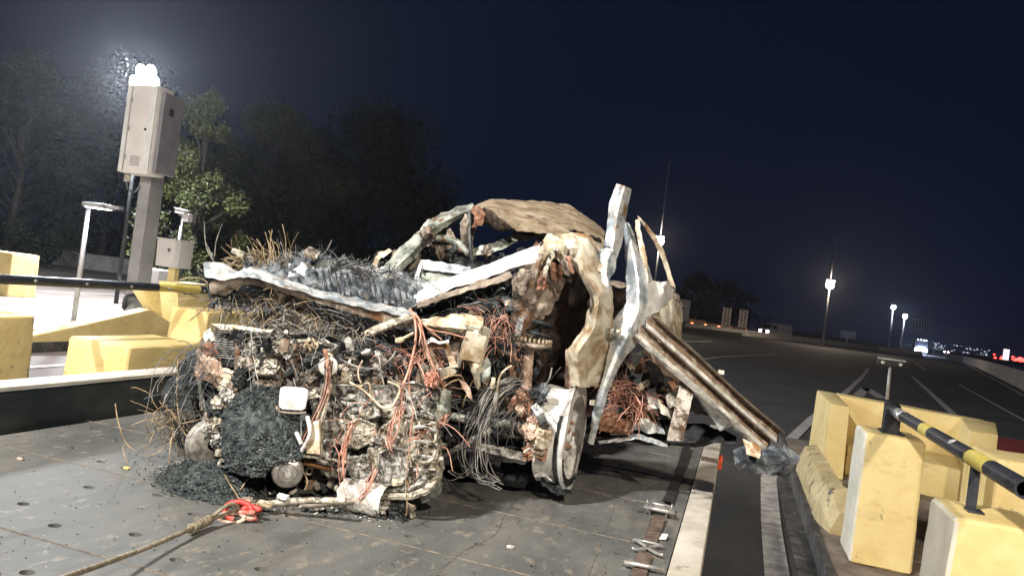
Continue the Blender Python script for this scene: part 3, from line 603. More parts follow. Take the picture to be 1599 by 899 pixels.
# lowboy trailer with raised ramps
q = G(1120, 517.5); t = vehicle_base('lowboy trailer with two raised lattice ramps and orange marker lights', 'lowboy_trailer', 'trailer', q, math.radians(0))
sc_ = (q - CAM).length / FPX                                    # metres per photograph pixel there
ax = (G(1160, 521) - G(1075, 514)); axn = Vector((ax.x, ax.y, 0)).normalized(); axn = R0.copy(); sid = Vector((-axn.y, axn.x, 0))
t.rotation_euler.z = math.atan2(axn.y, axn.x)
def P_(px): return (px - 1120) * sc_
o = MB().box((P_(1072), -1.2, .75), (P_(1160), 1.2, 1.05)).build('deck', M['trailer'], t); bevel(o, .05, 1)
o = MB().box((P_(1066), -1.2, 1.05), (P_(1098), 1.2, 1.35)).build('gooseneck', M['trailer'], t)
for k in range(5):
    x = P_(1076 + k * 20); MB().box((x, -1.27, .68), (x + .35, -1.23, .86)).build('marker_lamp', M['e_orange'], t)
for px in (1125, 1150):
    lt = MB(); w_ = P_(1120 + 12) - P_(1120); x0 = P_(px); h0, h1 = 1.06, 1.06 + 27 * sc_
    lt.box((x0, -.1, h0), (x0 + .12, .1, h1)); lt.box((x0 + w_ - .12, -.1, h0), (x0 + w_, .1, h1))
    for k in range(8): z = h0 + (h1 - h0) * (k + .5) / 8; lt.box((x0 + .122, -.08, z - .06), (x0 + w_ - .122, .08, z + .06))
    lt.box((x0 + w_ / 2 - .04, -.11, h0), (x0 + w_ / 2 + .04, -.085, h1)); lt.build('ramp', M['ramp'], t)
for k in range(3):
    x = P_(1140 + k * 7.5); MB().lathe([(-.3, 0), (-.3, .5), (.3, .5), (.3, 0)], (x, -1.0, .5), (0, 1, 0), 14).build('wheel', M['rubber'], t)
q = G(1072, 513); t = vehicle_base('grey box body of a lorry standing behind the wreck', 'box_lorry', 'lorry', q + F0 * 6, 0); t.rotation_euler.z = math.atan2(axn.y, axn.x)
o = MB().box((-2.5, -1.2, .9), (P_(1120 + 13), 1.2, .9 + 31 * sc_)).build('cargo_box', M['column'], t); wheels_ = [MB().lathe([(-.3, 0), (-.3, .5), (.3, .5), (.3, 0)], (x, -1.0, .5), (0, 1, 0), 14).build('wheel', M['rubber'], t) for x in (-1.5, 0)]
# ---- street lamps far away
def street_lamp(label, hx, hy, bx, d, m, col, en, r, grp=None, above=0):
    h = D(hx, hy, d); t = thing('street_lamp', label, 'street lamp', (h.x, h.y, 0), grp)
    MB().cyl((0, .1, 0), (0, .1, h.z + above), .10 * d / 60, 8, .04 * d / 60).build('pole', M['pole'], t, smooth=True)
    o = MB().box((-r, -r * .6, h.z + r * .8), (r, .2, h.z + r * 1.25)).build('lamp_head', M['pole'], t)
    g_ = bmesh.new(); bmesh.ops.create_uvsphere(g_, u_segments=14, v_segments=8, radius=r); me = bpy.data.meshes.new('bulb'); g_.to_mesh(me); g_.free(); me.materials.append(m)
    b = bpy.data.objects.new('bulb', me); COL.objects.link(b); b.parent = o; b.location = (0, 0, h.z)
    lamp('lamp_glow', h - F0 * (r * 1.5 + .3), en, col, r * .6)
street_lamp('bright warm lamp just right of the wreck door frame', 1030, 377, 1028, 62, M['e_warm'], (1, .84, .68), 1300, .36, above=7)
street_lamp('bright warm lamp high over the highway right of the van', 1296, 445, 1285, 95, M['e_warm'], (1, .82, .62), 3200, .52, above=6)
street_lamp('small cool lamp, upper of the pair over the far highway', 1395, 480, 1390, 190, M['e_cool'], (.75, .8, 1), 1500, .55)
street_lamp('small cool lamp, lower of the pair over the far highway', 1413, 494, 1405, 190, M['e_cool'], (.75, .8, 1), 1500, .55)
def signframe(label, x0, x1, y0, y1, d):
    c = D((x0 + x1) / 2, (y0 + y1) / 2, d); k = d / FPX; w = (x1 - x0) * k; h = (y1 - y0) * k; t = thing('sign_frame', label, 'sign', (c.x, c.y, 0))
    fr = MB()
    for i in range(8): x = -w / 2 + w * i / 7; fr.box((x - .12, -.1, c.z - h / 2), (x + .12, .1, c.z + h / 2))
    fr.build('slat', M['pole'], t); MB().box((-w / 2, .12, c.z - h * .35), (w / 2, .3, c.z + h * .3)).build('board', M['deck_dark'], t)
    MB().box((-.2, .31, 0), (.2, .5, c.z)).build('post', M['pole'], t)
signframe('dark roadside sign seen from behind above the far headlights', 1427, 1454, 497, 516, 240)
signframe('small dark roadside sign left of the far lamps', 1314, 1334, 516, 528, 200)
# ---- lights of the town and the queue of red lamps
rnd = random.Random(4); mb = MB()
for k in range(60):
    p = D(rnd.uniform(1440, 1545), 0, 1) ; x = rnd.uniform(1452, 1545); hz = 458 + (x - 800) * .128; p = D(x, hz + rnd.uniform(-4, 9) - 4, 900); s_ = rnd.uniform(.3, .8); mb.box((p.x - s_, p.y, p.z - s_), (p.x + s_, p.y + 1, p.z + s_))
mb.build('distant_town_lights', M['e_town'], None, 'stuff')
mb = MB()
for k in range(26):
    x = rnd.uniform(1545, 1605); hz = 458 + (x - 800) * .128; p = D(x, hz + rnd.uniform(4, 14) - 6, 420); s_ = rnd.uniform(.3, .75); mb.box((p.x - s_, p.y, p.z - s_), (p.x + s_, p.y + 1, p.z + s_))
mb.build('queue_of_red_lamps', M['e_red'], None, 'stuff')
p = D(1571, 558, 400); o = MB().box((-1.3, 0, 0), (1.3, 1, 7)).build('lit_sign_panel', em('pale_sign_face', (1, .85, .85), 1.6)); o.location = (p.x, p.y, p.z - 2.5); tag(o, 'narrow upright lit white panel among the red lamps at the right edge', 'sign')
mb = MB(); p2 = D(1567, 566, 402); mb.box((p2.x - .8, p2.y, p2.z - .6), (p2.x + .8, p2.y + 1, p2.z + .6)); tag(mb.build('blue_beacon', M['e_blue']), 'blue light under the lit white panel on the horizon', 'beacon')
# ================================================================== TOW TRUCK DECK
DZ = .95; DX0, DX1, DY0, DY1 = -2.62, -.12, -1.2, 5.6
tk = thing('flatbed_tow_truck', 'flatbed tow truck deck of worn grey steel with pale side rails under the wreck', 'tow truck', (-1.35, 2.2, 0))
# plates with slotted holes, one plate between two seams
px_ = .20; py_ = .2743
def plate(y0, y1, ny):
    v = []; f = []; vd = {}
    def vid(p):
        k = (round(p[0], 4), round(p[1], 4), round(p[2], 4))
        if k not in vd: vd[k] = len(v); v.append(p)
        return vd[k]
    nx = 12; dy = (y1 - y0) / ny
    for i in range(nx):
        xc = -.27 - .2 * i; xa, xb = xc - .1, xc + .1
        if i == 0: xb = DX1 + .0
        for j in range(ny):
            ya, yb = y0 + j * dy, y0 + (j + 1) * dy; yc = (ya + yb) / 2 + (.06 if i % 2 else -.03) * (1 if j % 2 else -1) * .8
            if (i * 7 + j * 3) % 11 == 0 or i in (3, 4, 5) and j % 2:
                f.append(tuple(vid(q) for q in ((xa, ya, DZ), (xb, ya, DZ), (xb, yb, DZ), (xa, yb, DZ)))); continue
            n = 12; ring = []; rb = []; outer = []
            for k in range(n):
                a = 2 * PI * (k + .5) / n; ring.append((xc + math.cos(a) * .019, yc + math.sin(a) * .015, DZ)); rb.append((xc + math.cos(a) * .019, yc + math.sin(a) * .015, DZ - .02))
            cor = [(xb, ya), (xb, yb), (xa, yb), (xa, ya)]   # corners
            R_ = [vid(q) for q in ring]; B_ = [vid(q) for q in rb]
            cs = [vid((*c, DZ)) for c in cor]               # corner order: -45, 45, 135, 225 deg
            for s_ in range(4):                              # side s_: right, top, left, bottom
                base_k = [(-2 + 3 * s_ + m_) % n for m_ in range(4)]
                ks = [R_[k] for k in base_k]
                f.append((cs[s_], cs[(s_ + 1) % 4], ks[3], ks[2], ks[1], ks[0]))
            for k in range(n): f.append((R_[(k + 1) % n], R_[k], B_[k], B_[(k + 1) % n]))
    return v, f
seams = [DY0, -.46, .23, .94, 1.47, 2.01, 2.51, 3.06, 3.6, 4.15, 4.7, 5.6]
for a, b in zip(seams, seams[1:]):
    v, f = plate(a, b, 2 if b - a < .8 else 3); o = mesh('deck_plate', v, f, M['deck']); bm = bmesh.new(); bm.from_mesh(o.data); bmesh.ops.recalc_face_normals(bm, faces=bm.faces)
    if sum(q.normal.z * q.calc_area() for q in bm.faces) < 0: bmesh.ops.reverse_faces(bm, faces=bm.faces)
    bm.to_mesh(o.data); bm.free(); rel(o, tk)
for y in seams[2:-1]:
    mb = MB(); mb.tube([(x, y + .003 * noise.noise(Vector((x * 20, y, 0))), DZ + .0005) for x in [-2.6 + .05 * k for k in range(48)]], .0022, 5); rel(mb.build('weld_seam', M['weld']), tk)
mb = MB(); mb.box((DX0, DY0, DZ - .16), (DX1 + .02, DY1, DZ - .03)); rel(mb.build('subframe', M['deck_dark']), tk)
mb = MB(); mb.box((-2.2, DY0, DZ - .40), (-2.0, DY1 - .3, DZ - .165)); mb.box((-.9, DY0, DZ - .40), (-.7, DY1 - .3, DZ - .165)); rel(mb.build('chassis_beam', M['deck_dark']), tk)
for x in (-2.35, -.55):
    for y in (3.4, 4.35):
        o = MB().lathe([(-.14, 0), (-.14, .28), (-.12, .42), (.12, .42), (.14, .28), (.14, 0)], (x, y, .42), (1, 0, 0), 26).build('wheel', M['rubber'], smooth=True); rel(o, tk)
# side rails
mb = MB(); mb.box((-.116, DY0, DZ - .14), (-.022, DY1, DZ + .012)); o = mb.build('side_rail', M['rail_pale']); bevel(o, .008, 2); rel(o, tk)
mb = MB(); mb.box((-2.70, DY0, DZ - .14), (-2.622, DY1, DZ + .155)); o = mb.build('side_rail', M['rail_dark']); bevel(o, .008, 2); rel(o, tk)
mb = MB(); mb.box((-2.74, DY0, DZ + .158), (-2.605, DY1, DZ + .175)); o = mb.build('rail_cap', M['rail_pale']); bevel(o, .006, 2); rel(o, tk)
mb = MB(); mb.box((-.112, 4.12, DZ + .0125), (-.026, 4.24, DZ + .0155)); rel(mb.build('rail_patch', M['web']), tk)
o = MB().box((-.021, 4.40, DZ - .07), (.0, 4.52, DZ - .01)).build('side_marker_lamp', M['e_red']); o.data.materials[0] = mat('side_marker_glass', [(.5, .07, .03)], 4, (.2, .3), 0, 0, emit=(1, .15, .04), estr=.12); rel(o, tk)

def scrape(pts, w=.004):
    Q = cr([G(x, y, DZ + .0012) for x, y in pts], 40); v = []; f = []
    for i, p in enumerate(Q):
        d = (Q[min(i + 1, 39)] - Q[max(i - 1, 0)]).normalized(); n = Vector((d.y, -d.x, 0)) * w * (.35 + .65 * abs(noise.noise(p * 40)) * 1.6)
        v += [p + n, p - n, p - n - Vector((0, 0, .0011)), p + n - Vector((0, 0, .0011))]
    for i in range(39):
        for k in range(4): f.append((i * 4 + k, i * 4 + (k + 1) % 4, (i + 1) * 4 + (k + 1) % 4, (i + 1) * 4 + k))
    rel(mesh('scrape_mark', v, f, M['weld']), tk)
for pts in ([(965, 748), (962, 780), (942, 838), (918, 899)], [(812, 776), (790, 800), (772, 834), (720, 862), (680, 899)], [(968, 778), (976, 770), (974, 784), (982, 776)]):
    scrape(pts, .0016)
# ================================================================== THE BURNT CAR
WK = thing('burnt_car_wreck', 'burnt out crushed car with its engine and one bare wheel exposed on the tow deck', 'car wreck', (-1.3, 3.2, DZ))
WKI = Matrix.Translation(-Vector(WK.location))
class _W:                                                   # adopt() parents a mesh made in world space to the wreck
    pass
def adopt(o, p=None):
    p = p or WK; o.parent = p
    o.matrix_parent_inverse = WKI if p is WK else Matrix.Translation(-Vector(WK.location)) @ Matrix() if False else (WKI if p is WK else Matrix())
    return o
def wn_(name, rows, m, **k): return adopt(net(name, rows, m, None, **k))
def wt(name, pts, r, m, **k): return adopt(ptube(name, pts, r, m, None, **k))
def wl_(name, c, size, m, **k): return adopt(lump(name, c, size, m, None, **k))
# ---- cabin: floor, rear bulkhead, flanks so that the body has real depth
wn_('floor_pan', [[(-2.0, 2.9, 1.10), (-1.3, 2.85, 1.12), (-.72, 3.0, 1.08)], [(-2.05, 4.2, 1.08), (-1.3, 4.2, 1.10), (-.75, 4.2, 1.06)], [(-2.0, 5.2, 1.15), (-1.3, 5.3, 1.18), (-.8, 5.2, 1.14)]], M['char'], amp=.03, s=5) if False else None
def wnet(name, rows, m, **k):                                # rows of world points
    R = [[tuple(p) for p in r] for r in rows]
    _sd[0] += 1
    old = globals()['D']
    globals()['D'] = lambda x, y, z: Vector((x, y, z))
    try: o = net(name, R, m, None, **k)
    finally: globals()['D'] = old
    return adopt(o)
wnet('floor_pan', [[(-2.0, 2.9, 1.08), (-1.3, 2.85, 1.10), (-.74, 3.1, 1.06)], [(-2.05, 4.2, 1.06), (-1.3, 4.2, 1.08), (-.72, 4.2, 1.04)], [(-2.0, 5.1, 1.10), (-1.3, 5.2, 1.12), (-.8, 5.1, 1.10)]], M['char'], amp=.03, s=5)
wnet('rear_panel', [[(-2.05, 5.15, 1.10), (-1.35, 5.25, 1.10), (-.72, 5.1, 1.10)], [(-2.05, 5.2, 1.5), (-1.35, 5.3, 1.5), (-.68, 5.15, 1.5)], [(-1.95, 5.0, 1.86), (-1.35, 5.05, 1.9), (-.72, 5.0, 1.84)]], M['brown_dark'], amp=.04, s=5)
wnet('far_flank', [[(-2.12, 2.9, 1.08), (-2.16, 4.0, 1.08), (-2.1, 5.1, 1.12)], [(-2.16, 2.95, 1.45), (-2.2, 4.0, 1.42), (-2.14, 5.15, 1.46)], [(-2.08, 3.1, 1.70), (-2.12, 4.0, 1.68), (-2.05, 5.05, 1.76)]], M['taupe'], amp=.04, s=5)
wnet('firewall', [[(-2.05, 3.15, 1.05), (-1.4, 3.1, 1.05), (-.82, 3.25, 1.05)], [(-2.05, 3.2, 1.45), (-1.4, 3.15, 1.45), (-.82, 3.3, 1.5)], [(-2.0, 3.3, 1.70), (-1.4, 3.25, 1.70), (-.85, 3.45, 1.78)]], M['char'], amp=.05, s=6)
for x, y in ((-1.75, 4.0), (-1.1, 4.05)):                   # seat frames inside the cabin
    fr = [(x - .22, y, 1.1), (x - .22, y + .1, 1.45), (x - .18, y + .2, 1.88), (x + .18, y + .2, 1.90), (x + .22, y + .1, 1.45), (x + .22, y, 1.1)]
    o = adopt(MB().tube(cr(fr, 26), .017, 7).build('seat_frame', M['brown_dark'], smooth=True))
    mb = MB()
    for k in range(7): z = 1.30 + k * .08; mb.tube(cr([(x - .21, y + .1 + k * .015, z), (x, y + .14 + k * .015, z - .02), (x + .21, y + .1 + k * .015, z)], 8), .004, 4)
    adopt(mb.build('seat_springs', M['wire_dark'], None, 'stuff'))
# ---- roof, folded and scorched
wn_('roof', [[(738, 324, 3.9), (765, 311, 4.1), (800, 312, 4.25), (850, 313, 4.4), (890, 320, 4.45), (918, 338, 4.4), (945, 360, 4.3)],
             [(746, 322, 3.7), (770, 313, 3.8), (804, 316, 3.9), (850, 319, 4.0), (888, 328, 4.05), (917, 345, 4.0), (945, 366, 3.95)],
             [(754, 328, 3.55), (778, 332, 3.55), (806, 340, 3.60), (850, 344, 3.65), (886, 352, 3.7), (916, 364, 3.7), (944, 376, 3.7)],
             [(757, 326, 3.5), (784, 344, 3.45), (806, 361, 3.42), (850, 364, 3.45), (884, 373, 3.5), (915, 380, 3.5), (943, 386, 3.55)]], M['roof'], amp=.012, s=6)
wnet('roof_rear', [[(-1.88, 4.1, 1.95), (-1.6, 4.15, 2.14), (-1.2, 4.2, 2.20), (-.85, 4.2, 2.12), (-.66, 4.25, 1.92)], [(-1.95, 4.7, 1.85), (-1.6, 4.7, 2.0), (-1.2, 4.7, 2.05), (-.85, 4.7, 1.98), (-.68, 4.7, 1.80)], [(-2.0, 5.2, 1.70), (-1.6, 5.2, 1.80), (-1.2, 5.2, 1.84), (-.85, 5.2, 1.76), (-.70, 5.15, 1.60)]], M['roof'], amp=.03, s=6) if False else None
wn_('roof_fold', [[(756, 322, 3.46), (780, 340, 3.42), (803, 360, 3.40)], [(742, 338, 3.5), (768, 354, 3.45), (795, 362, 3.44)], [(736, 352, 3.6), (756, 352, 3.55), (780, 357, 3.5)]], M['brown_dark'], amp=.02)
wn_('roof_fold', [[(738, 320, 3.5), (749, 322, 3.42), (757, 334, 3.38), (752, 352, 3.4)], [(731, 330, 3.5), (740, 335, 3.45), (742, 345, 3.42), (734, 354, 3.42)]], M['rust'], amp=.012)
wn_('roof_fold', [[(808, 350, 3.5), (850, 352, 3.6), (900, 362, 3.6), (940, 376, 3.6)], [(800, 368, 3.7), (850, 372, 3.8), (900, 384, 3.8), (938, 396, 3.7)]], M['black'], amp=.02)
# ---- left pillar, header, cross bars
wn_('windscreen_pillar', [[(588, 428, 3.30), (603, 410, 3.34), (622, 389, 3.38), (640, 372, 3.42), (656, 358, 3.48)], [(600, 434, 3.22), (618, 415, 3.26), (640, 396, 3.30), (655, 380, 3.36), (668, 368, 3.42)], [(616, 438, 3.26), (632, 420, 3.30), (650, 400, 3.34), (664, 386, 3.4), (678, 376, 3.46)]], M['greenmetal'], amp=.010, s=14)
wn_('roof_rail', [[(656, 358, 3.46), (668, 343, 3.5), (700, 328, 3.56), (738, 315, 3.6)], [(668, 362, 3.40), (682, 350, 3.44), (708, 338, 3.50), (740, 324, 3.55)], [(674, 370, 3.44), (690, 358, 3.48), (714, 345, 3.54), (742, 332, 3.6)]], M['greenmetal'], amp=.012, s=14)
wn_('crushed_joint', [[(652, 364, 3.40), (660, 354, 3.38), (674, 352, 3.40), (681, 361, 3.42)], [(655, 376, 3.34), (664, 366, 3.30), (674, 364, 3.32), (680, 370, 3.36)], [(662, 382, 3.38), (668, 378, 3.36), (676, 374, 3.38), (680, 375, 3.42)]], M['taupe'], amp=.022, s=22)
wn_('mirror_patch', [[(577, 420, 3.40), (590, 394, 3.42), (604, 390, 3.44)], [(584, 424, 3.38), (594, 402, 3.38), (612, 392, 3.40)]], M['cream'], amp=.012, s=20)
wt('cross_bar', [(668, 370, 3.5), (700, 374, 3.5), (718, 382, 3.5), (732, 396, 3.5)], .019, M['greenmetal'])
wn_('header_bar', [[(672, 366, 3.55), (700, 371, 3.5), (725, 385, 3.48)], [(664, 384, 3.55), (695, 388, 3.5), (720, 392, 3.48)]], M['taupe'], amp=.02, s=16)
wn_('header_bar', [[(733, 388, 3.5), (770, 378, 3.52), (800, 367, 3.55), (858, 358, 3.65)], [(735, 400, 3.46), (775, 392, 3.48), (812, 376, 3.52), (860, 366, 3.6)]], M['greenmetal'], amp=.014, s=14)
wn_('bent_bracket', [[(728, 334, 3.52), (720, 350, 3.5), (717, 366, 3.5), (724, 382, 3.5)], [(734, 336, 3.5), (730, 352, 3.46), (726, 368, 3.46), (732, 384, 3.48)], [(748, 346, 3.55), (742, 360, 3.52), (738, 374, 3.5), (738, 388, 3.5)]], M['taupe'], amp=.010, s=20)
wn_('bent_bracket', [[(695, 360, 3.5), (703, 357, 3.48), (708, 364, 3.48)], [(698, 372, 3.5), (706, 370, 3.48), (714, 376, 3.48)]], M['taupe'], amp=.01, s=30)
wt('torn_cable', [(733, 330, 3.5), (733, 360, 3.47), (735, 392, 3.45), (738, 412, 3.45)], .010, M['wire_dark'])
# ---- dashboard, instrument frame
wn_('dashboard', [[(618, 418, 3.35), (690, 402, 3.45), (770, 405, 3.5), (850, 400, 3.5)], [(625, 440, 3.2), (690, 440, 3.3), (770, 430, 3.3), (850, 420, 3.35)]], M['black'], amp=.03, s=8)
wn_('dash_rail', [[(632, 404, 3.42), (680, 408, 3.44), (720, 414, 3.46), (760, 420, 3.46)], [(630, 414, 3.36), (680, 418, 3.38), (720, 424, 3.40), (758, 428, 3.4)]], M['brown_dark'], amp=.01)
wn_('instrument_frame', [[(657, 405, 3.30), (690, 409, 3.30), (735, 417, 3.30)], [(656, 419, 3.27), (690, 424, 3.27), (733, 429, 3.27)]], M['silver'], amp=.008, s=18)
wn_('instrument_frame', [[(657, 405, 3.29), (650, 425, 3.26), (643, 443, 3.22)], [(662, 408, 3.29), (656, 427, 3.26), (650, 445, 3.22)]], M['silver'], amp=.005, s=18)
wn_('instrument_panel', [[(660, 420, 3.30), (695, 425, 3.30), (728, 430, 3.30)], [(652, 446, 3.22), (690, 443, 3.24), (722, 437, 3.26)]], M['greenmetal'], amp=.014, s=16)
wl_('door_card', (632, 415, 3.4), (.13, .05, .14), M['taupe'], amp=.1)
for k, (x, y) in enumerate([(668, 392), (690, 398), (708, 392), (640, 396), (760, 396), (790, 408), (815, 400), (840, 392), (775, 412), (700, 405)]):
    wl_('melted_trim', (x, y, 3.46 + .02 * (k % 3)), (.07, .04, .035), [M['black'], M['taupe'], M['char']][k % 3], amp=.5, rot=(k, k * .7, k * 1.3))
# ---- bonnet remains: crumpled dark sheet with ribs
wn_('bonnet', [[(380, 400, 3.0), (430, 404, 3.05), (480, 390, 3.05), (520, 397, 3.08), (560, 412, 3.1), (610, 424, 3.12), (664, 436, 3.12)], [(380, 412, 2.85), (430, 414, 2.9), (480, 410, 2.88), (520, 418, 2.9), (560, 430, 2.92), (610, 438, 2.92), (660, 448, 2.92)], [(378, 428, 2.74), (430, 430, 2.76), (474, 446, 2.74), (520, 454, 2.74), (560, 464, 2.74), (610, 474, 2.72), (650, 482, 2.70)]], M['blueblack'], amp=.034, s=13)
wn_('bonnet_flap', [[(560, 420, 3.02), (600, 418, 3.05), (640, 432, 3.08), (668, 442, 3.05)], [(562, 430, 2.95), (600, 432, 2.95), (636, 446, 2.95), (660, 452, 2.92)]], M['silver'], amp=.016, s=10)
wn_('bonnet_flap', [[(452, 412, 2.9), (470, 404, 2.9), (490, 408, 2.9)], [(450, 434, 2.78), (470, 430, 2.8), (492, 440, 2.8)]], M['silver'], amp=.014, s=18)
wl_('rusty_latch', (487, 396, 2.86), (.05, .04, .035), M['alu2'], amp=.15, rot=(.3, .4, .5))
wl_('rusty_latch', (373, 395, 2.85), (.05, .03, .02), M['alu2'], amp=.2, rot=(.1, .3, .3))
rnd = random.Random(12)
for k in range(16):                                          # ribs of the bonnet core
    x = 500 + k * 10; y0 = 404 + k * 2.6; y1 = 452 + k * 2.3
    wt('rib', [(x, y0, 3.0), (x + 4, (y0 + y1) / 2 - 2, 2.84), (x + 8, y1, 2.73)], .0028, M['wire_dark'], n=5)
# ---- pale front beam
wn_('bumper_beam', [[(320, 409, 2.74), (345, 411, 2.76), (374, 424, 2.76), (390, 415, 2.77), (412, 420, 2.77), (448, 436, 2.76), (500, 452, 2.74), (560, 466, 2.72), (622, 480, 2.70), (650, 487, 2.69)],
                    [(318, 420, 2.68), (346, 424, 2.68), (374, 428, 2.70), (392, 426, 2.70), (412, 431, 2.70), (444, 441, 2.69), (500, 458, 2.68), (560, 472, 2.66), (622, 485, 2.64), (650, 491, 2.63)],
                    [(320, 432, 2.66), (350, 438, 2.66), (374, 431, 2.67), (394, 434, 2.67), (412, 437, 2.66), (440, 446, 2.65), (500, 463, 2.64), (560, 478, 2.62), (620, 491, 2.60), (646, 497, 2.6)]], M['silver'], amp=.007, s=16)
wn_('bumper_beam_face', [[(326, 434, 2.67), (352, 440, 2.67), (374, 433, 2.68), (396, 436, 2.68), (440, 447, 2.66), (500, 464, 2.65), (560, 479, 2.63), (620, 492, 2.61), (646, 498, 2.61)],
                         [(328, 458, 2.68), (352, 462, 2.69), (376, 447, 2.70), (396, 445, 2.70), (438, 456, 2.68), (500, 474, 2.66), (560, 492, 2.64), (620, 509, 2.62), (644, 513, 2.62)]], M['taupe'], amp=.007, s=10)
wn_('beam_end', [[(322, 433, 2.66), (345, 440, 2.68), (366, 442, 2.72)], [(326, 448, 2.68), (346, 452, 2.70), (366, 455, 2.74)], [(332, 462, 2.72), (350, 466, 2.74), (368, 462, 2.78)]], M['rail_dark'], amp=.010)
wn_('beam_brace', [[(576, 514, 2.55), (600, 503, 2.57), (630, 494, 2.6), (640, 490, 2.62)], [(580, 522, 2.53), (604, 514, 2.55), (634, 503, 2.58), (645, 498, 2.6)]], M['alu2'], amp=.004, thick=.012)
# ---- white wing ridge
wn_('wing_ridge', [[(640, 447, 3.04), (664, 441, 3.02), (710, 429, 3.0), (760, 413, 2.98), (800, 397, 2.96), (842, 382, 2.94)],
                   [(630, 464, 2.86), (660, 456, 2.86), (708, 441, 2.88), (758, 425, 2.88), (800, 408, 2.88), (846, 396, 2.88)],
                   [(631, 477, 2.78), (662, 468, 2.78), (706, 450, 2.80), (756, 434, 2.82), (796, 420, 2.82), (840, 410, 2.84)]], M['wing_white'], amp=.006, s=7)
wn_('wing_edge', [[(631, 478, 2.77), (662, 469, 2.77), (706, 452, 2.79), (756, 437, 2.81), (796, 424, 2.81)], [(636, 486, 2.74), (668, 477, 2.74), (712, 460, 2.77), (762, 445, 2.79), (800, 434, 2.8)]], M['taupe'], amp=.012, s=12)
wn_('inner_wing', [[(640, 490, 2.76), (680, 476, 2.80), (730, 462, 2.84), (800, 440, 2.86)], [(650, 510, 2.85), (690, 505, 2.9), (740, 500, 2.92), (800, 490, 2.92)], [(660, 600, 2.95), (700, 600, 3.0), (750, 600, 3.02), (800, 600, 3.02)]], M['char'], amp=.04, s=9)
# ---- strut tower, spring, cavity
wn_('tower_cap', [[(838, 392, 2.80), (848, 374, 2.78), (862, 366, 2.78), (875, 372, 2.78), (884, 390, 2.78)], [(842, 408, 2.74), (852, 392, 2.72), (864, 384, 2.72), (876, 390, 2.72), (888, 408, 2.74)], [(836, 420, 2.76), (850, 412, 2.74), (864, 404, 2.73), (878, 412, 2.74), (892, 425, 2.76)]], M['cream'], amp=.016, s=20)
wn_('tower_cap', [[(872, 368, 2.86), (886, 364, 2.88), (896, 368, 2.9), (912, 366, 2.9)], [(876, 384, 2.8), (890, 384, 2.82), (904, 390, 2.84), (918, 396, 2.86)]], M['cream'], amp=.016, s=16)
for k, (x0, y0, x1, y1, w) in enumerate([(846, 396, 834, 434, 7), (864, 392, 850, 432, 7), (874, 396, 888, 430, 7), (888, 400, 894, 426, 5), (856, 400, 858, 440, 6)]):
    wn_('tower_leg', [[(x0 - w / 2, y0, 2.72), ((x0 + x1) / 2 - w / 2, (y0 + y1) / 2, 2.70), (x1 - w / 2, y1, 2.71)], [(x0 + w / 2, y0, 2.70), ((x0 + x1) / 2 + w / 2, (y0 + y1) / 2, 2.69), (x1 + w / 2, y1, 2.70)]], [M['taupe'], M['alu2'], M['taupe'], M['rust'], M['brown_dark']][k], amp=.008, thick=.006, s=24)
for x, y in ((866, 390), (871, 391)):
    o = adopt(MB().cyl(D(x, y, 2.72), D(x, y, 2.67), .005, 10).build('bolt', M['chrome'], smooth=True))
wn_('inner_arch', [[(800, 440, 2.80), (815, 418, 2.78), (835, 412, 2.76), (868, 420, 2.78), (884, 440, 2.80)], [(797, 500, 2.84), (812, 480, 2.82), (836, 470, 2.80), (858, 470, 2.82), (862, 486, 2.86)], [(796, 560, 2.86), (806, 545, 2.85), (820, 525, 2.84), (836, 500, 2.84), (850, 490, 2.86)], [(800, 602, 2.9), (806, 590, 2.9), (812, 570, 2.9), (820, 545, 2.9), (828, 530, 2.9)]], M['taupe'], amp=.018, s=13)
wl_('rust_crumple', (866, 424, 2.76), (.055, .03, .06), M['rust'], amp=.45, cuts=8, rot=(.3, .2, .4))
wl_('rust_crumple', (815, 440, 2.78), (.05, .03, .09), M['taupe'], amp=.4, cuts=8, rot=(.3, .2, .4))
wl_('rust_crumple', (850, 436, 2.77), (.03, .03, .08), M['rust'], amp=.45, cuts=8, rot=(.1, .2, .1))
wn_('wheel_arch_liner', [[(852, 430, 2.95), (884, 424, 2.93), (915, 430, 2.95), (938, 452, 3.0)], [(842, 500, 3.02), (876, 500, 3.08), (908, 500, 3.08), (940, 505, 3.04)], [(838, 570, 3.02), (870, 570, 3.14), (900, 572, 3.14), (930, 575, 3.1)], [(836, 650, 3.0), (866, 650, 3.14), (896, 650, 3.16), (924, 650, 3.14)]], M['brown_dark'], amp=.030, s=9)
wn_('tan_strip', [[(884, 545, 2.93), (882, 590, 2.93), (882, 620, 2.95)], [(894, 546, 2.92), (893, 590, 2.92), (892, 622, 2.94)]], M['rust_pale'], amp=.006)
# coil spring and strut tube
cS = D(840, 470, 2.9); cE = D(838, 545, 2.88); ax_ = (cE - cS)
pts = []
for k in range(90):
    a = k / 89 * 2 * PI * 4.2; q = cS + ax_ * (k / 89); pts.append(q + Vector((math.cos(a) * .055, math.sin(a) * .055, 0)))
o = adopt(MB().tube(pts, .0085, 7).build('coil_spring', M['char'], smooth=True))
o = adopt(MB().lathe([(0, .01), (0, .072), (.012, .076), (.02, .062), (.02, .01)], D(832, 534, 2.86), (.05, .05, -1), 26).build('spring_seat', M['taupe'], smooth=True))
mb = MB()
for k in range(26): a = k / 26 * 2 * PI; c = D(832, 531, 2.86) + Vector((math.cos(a) * .072, math.sin(a) * .072, 0)); mb.box(c - Vector((.004, .004, .004)), c + Vector((.004, .004, .010)))
adopt(mb.build('spring_seat_teeth', M['roof'], None, 'stuff'))
ptsS = [(826, 536, 2.86), (822, 580, 2.86), (820, 625, 2.86), (818, 650, 2.87)]
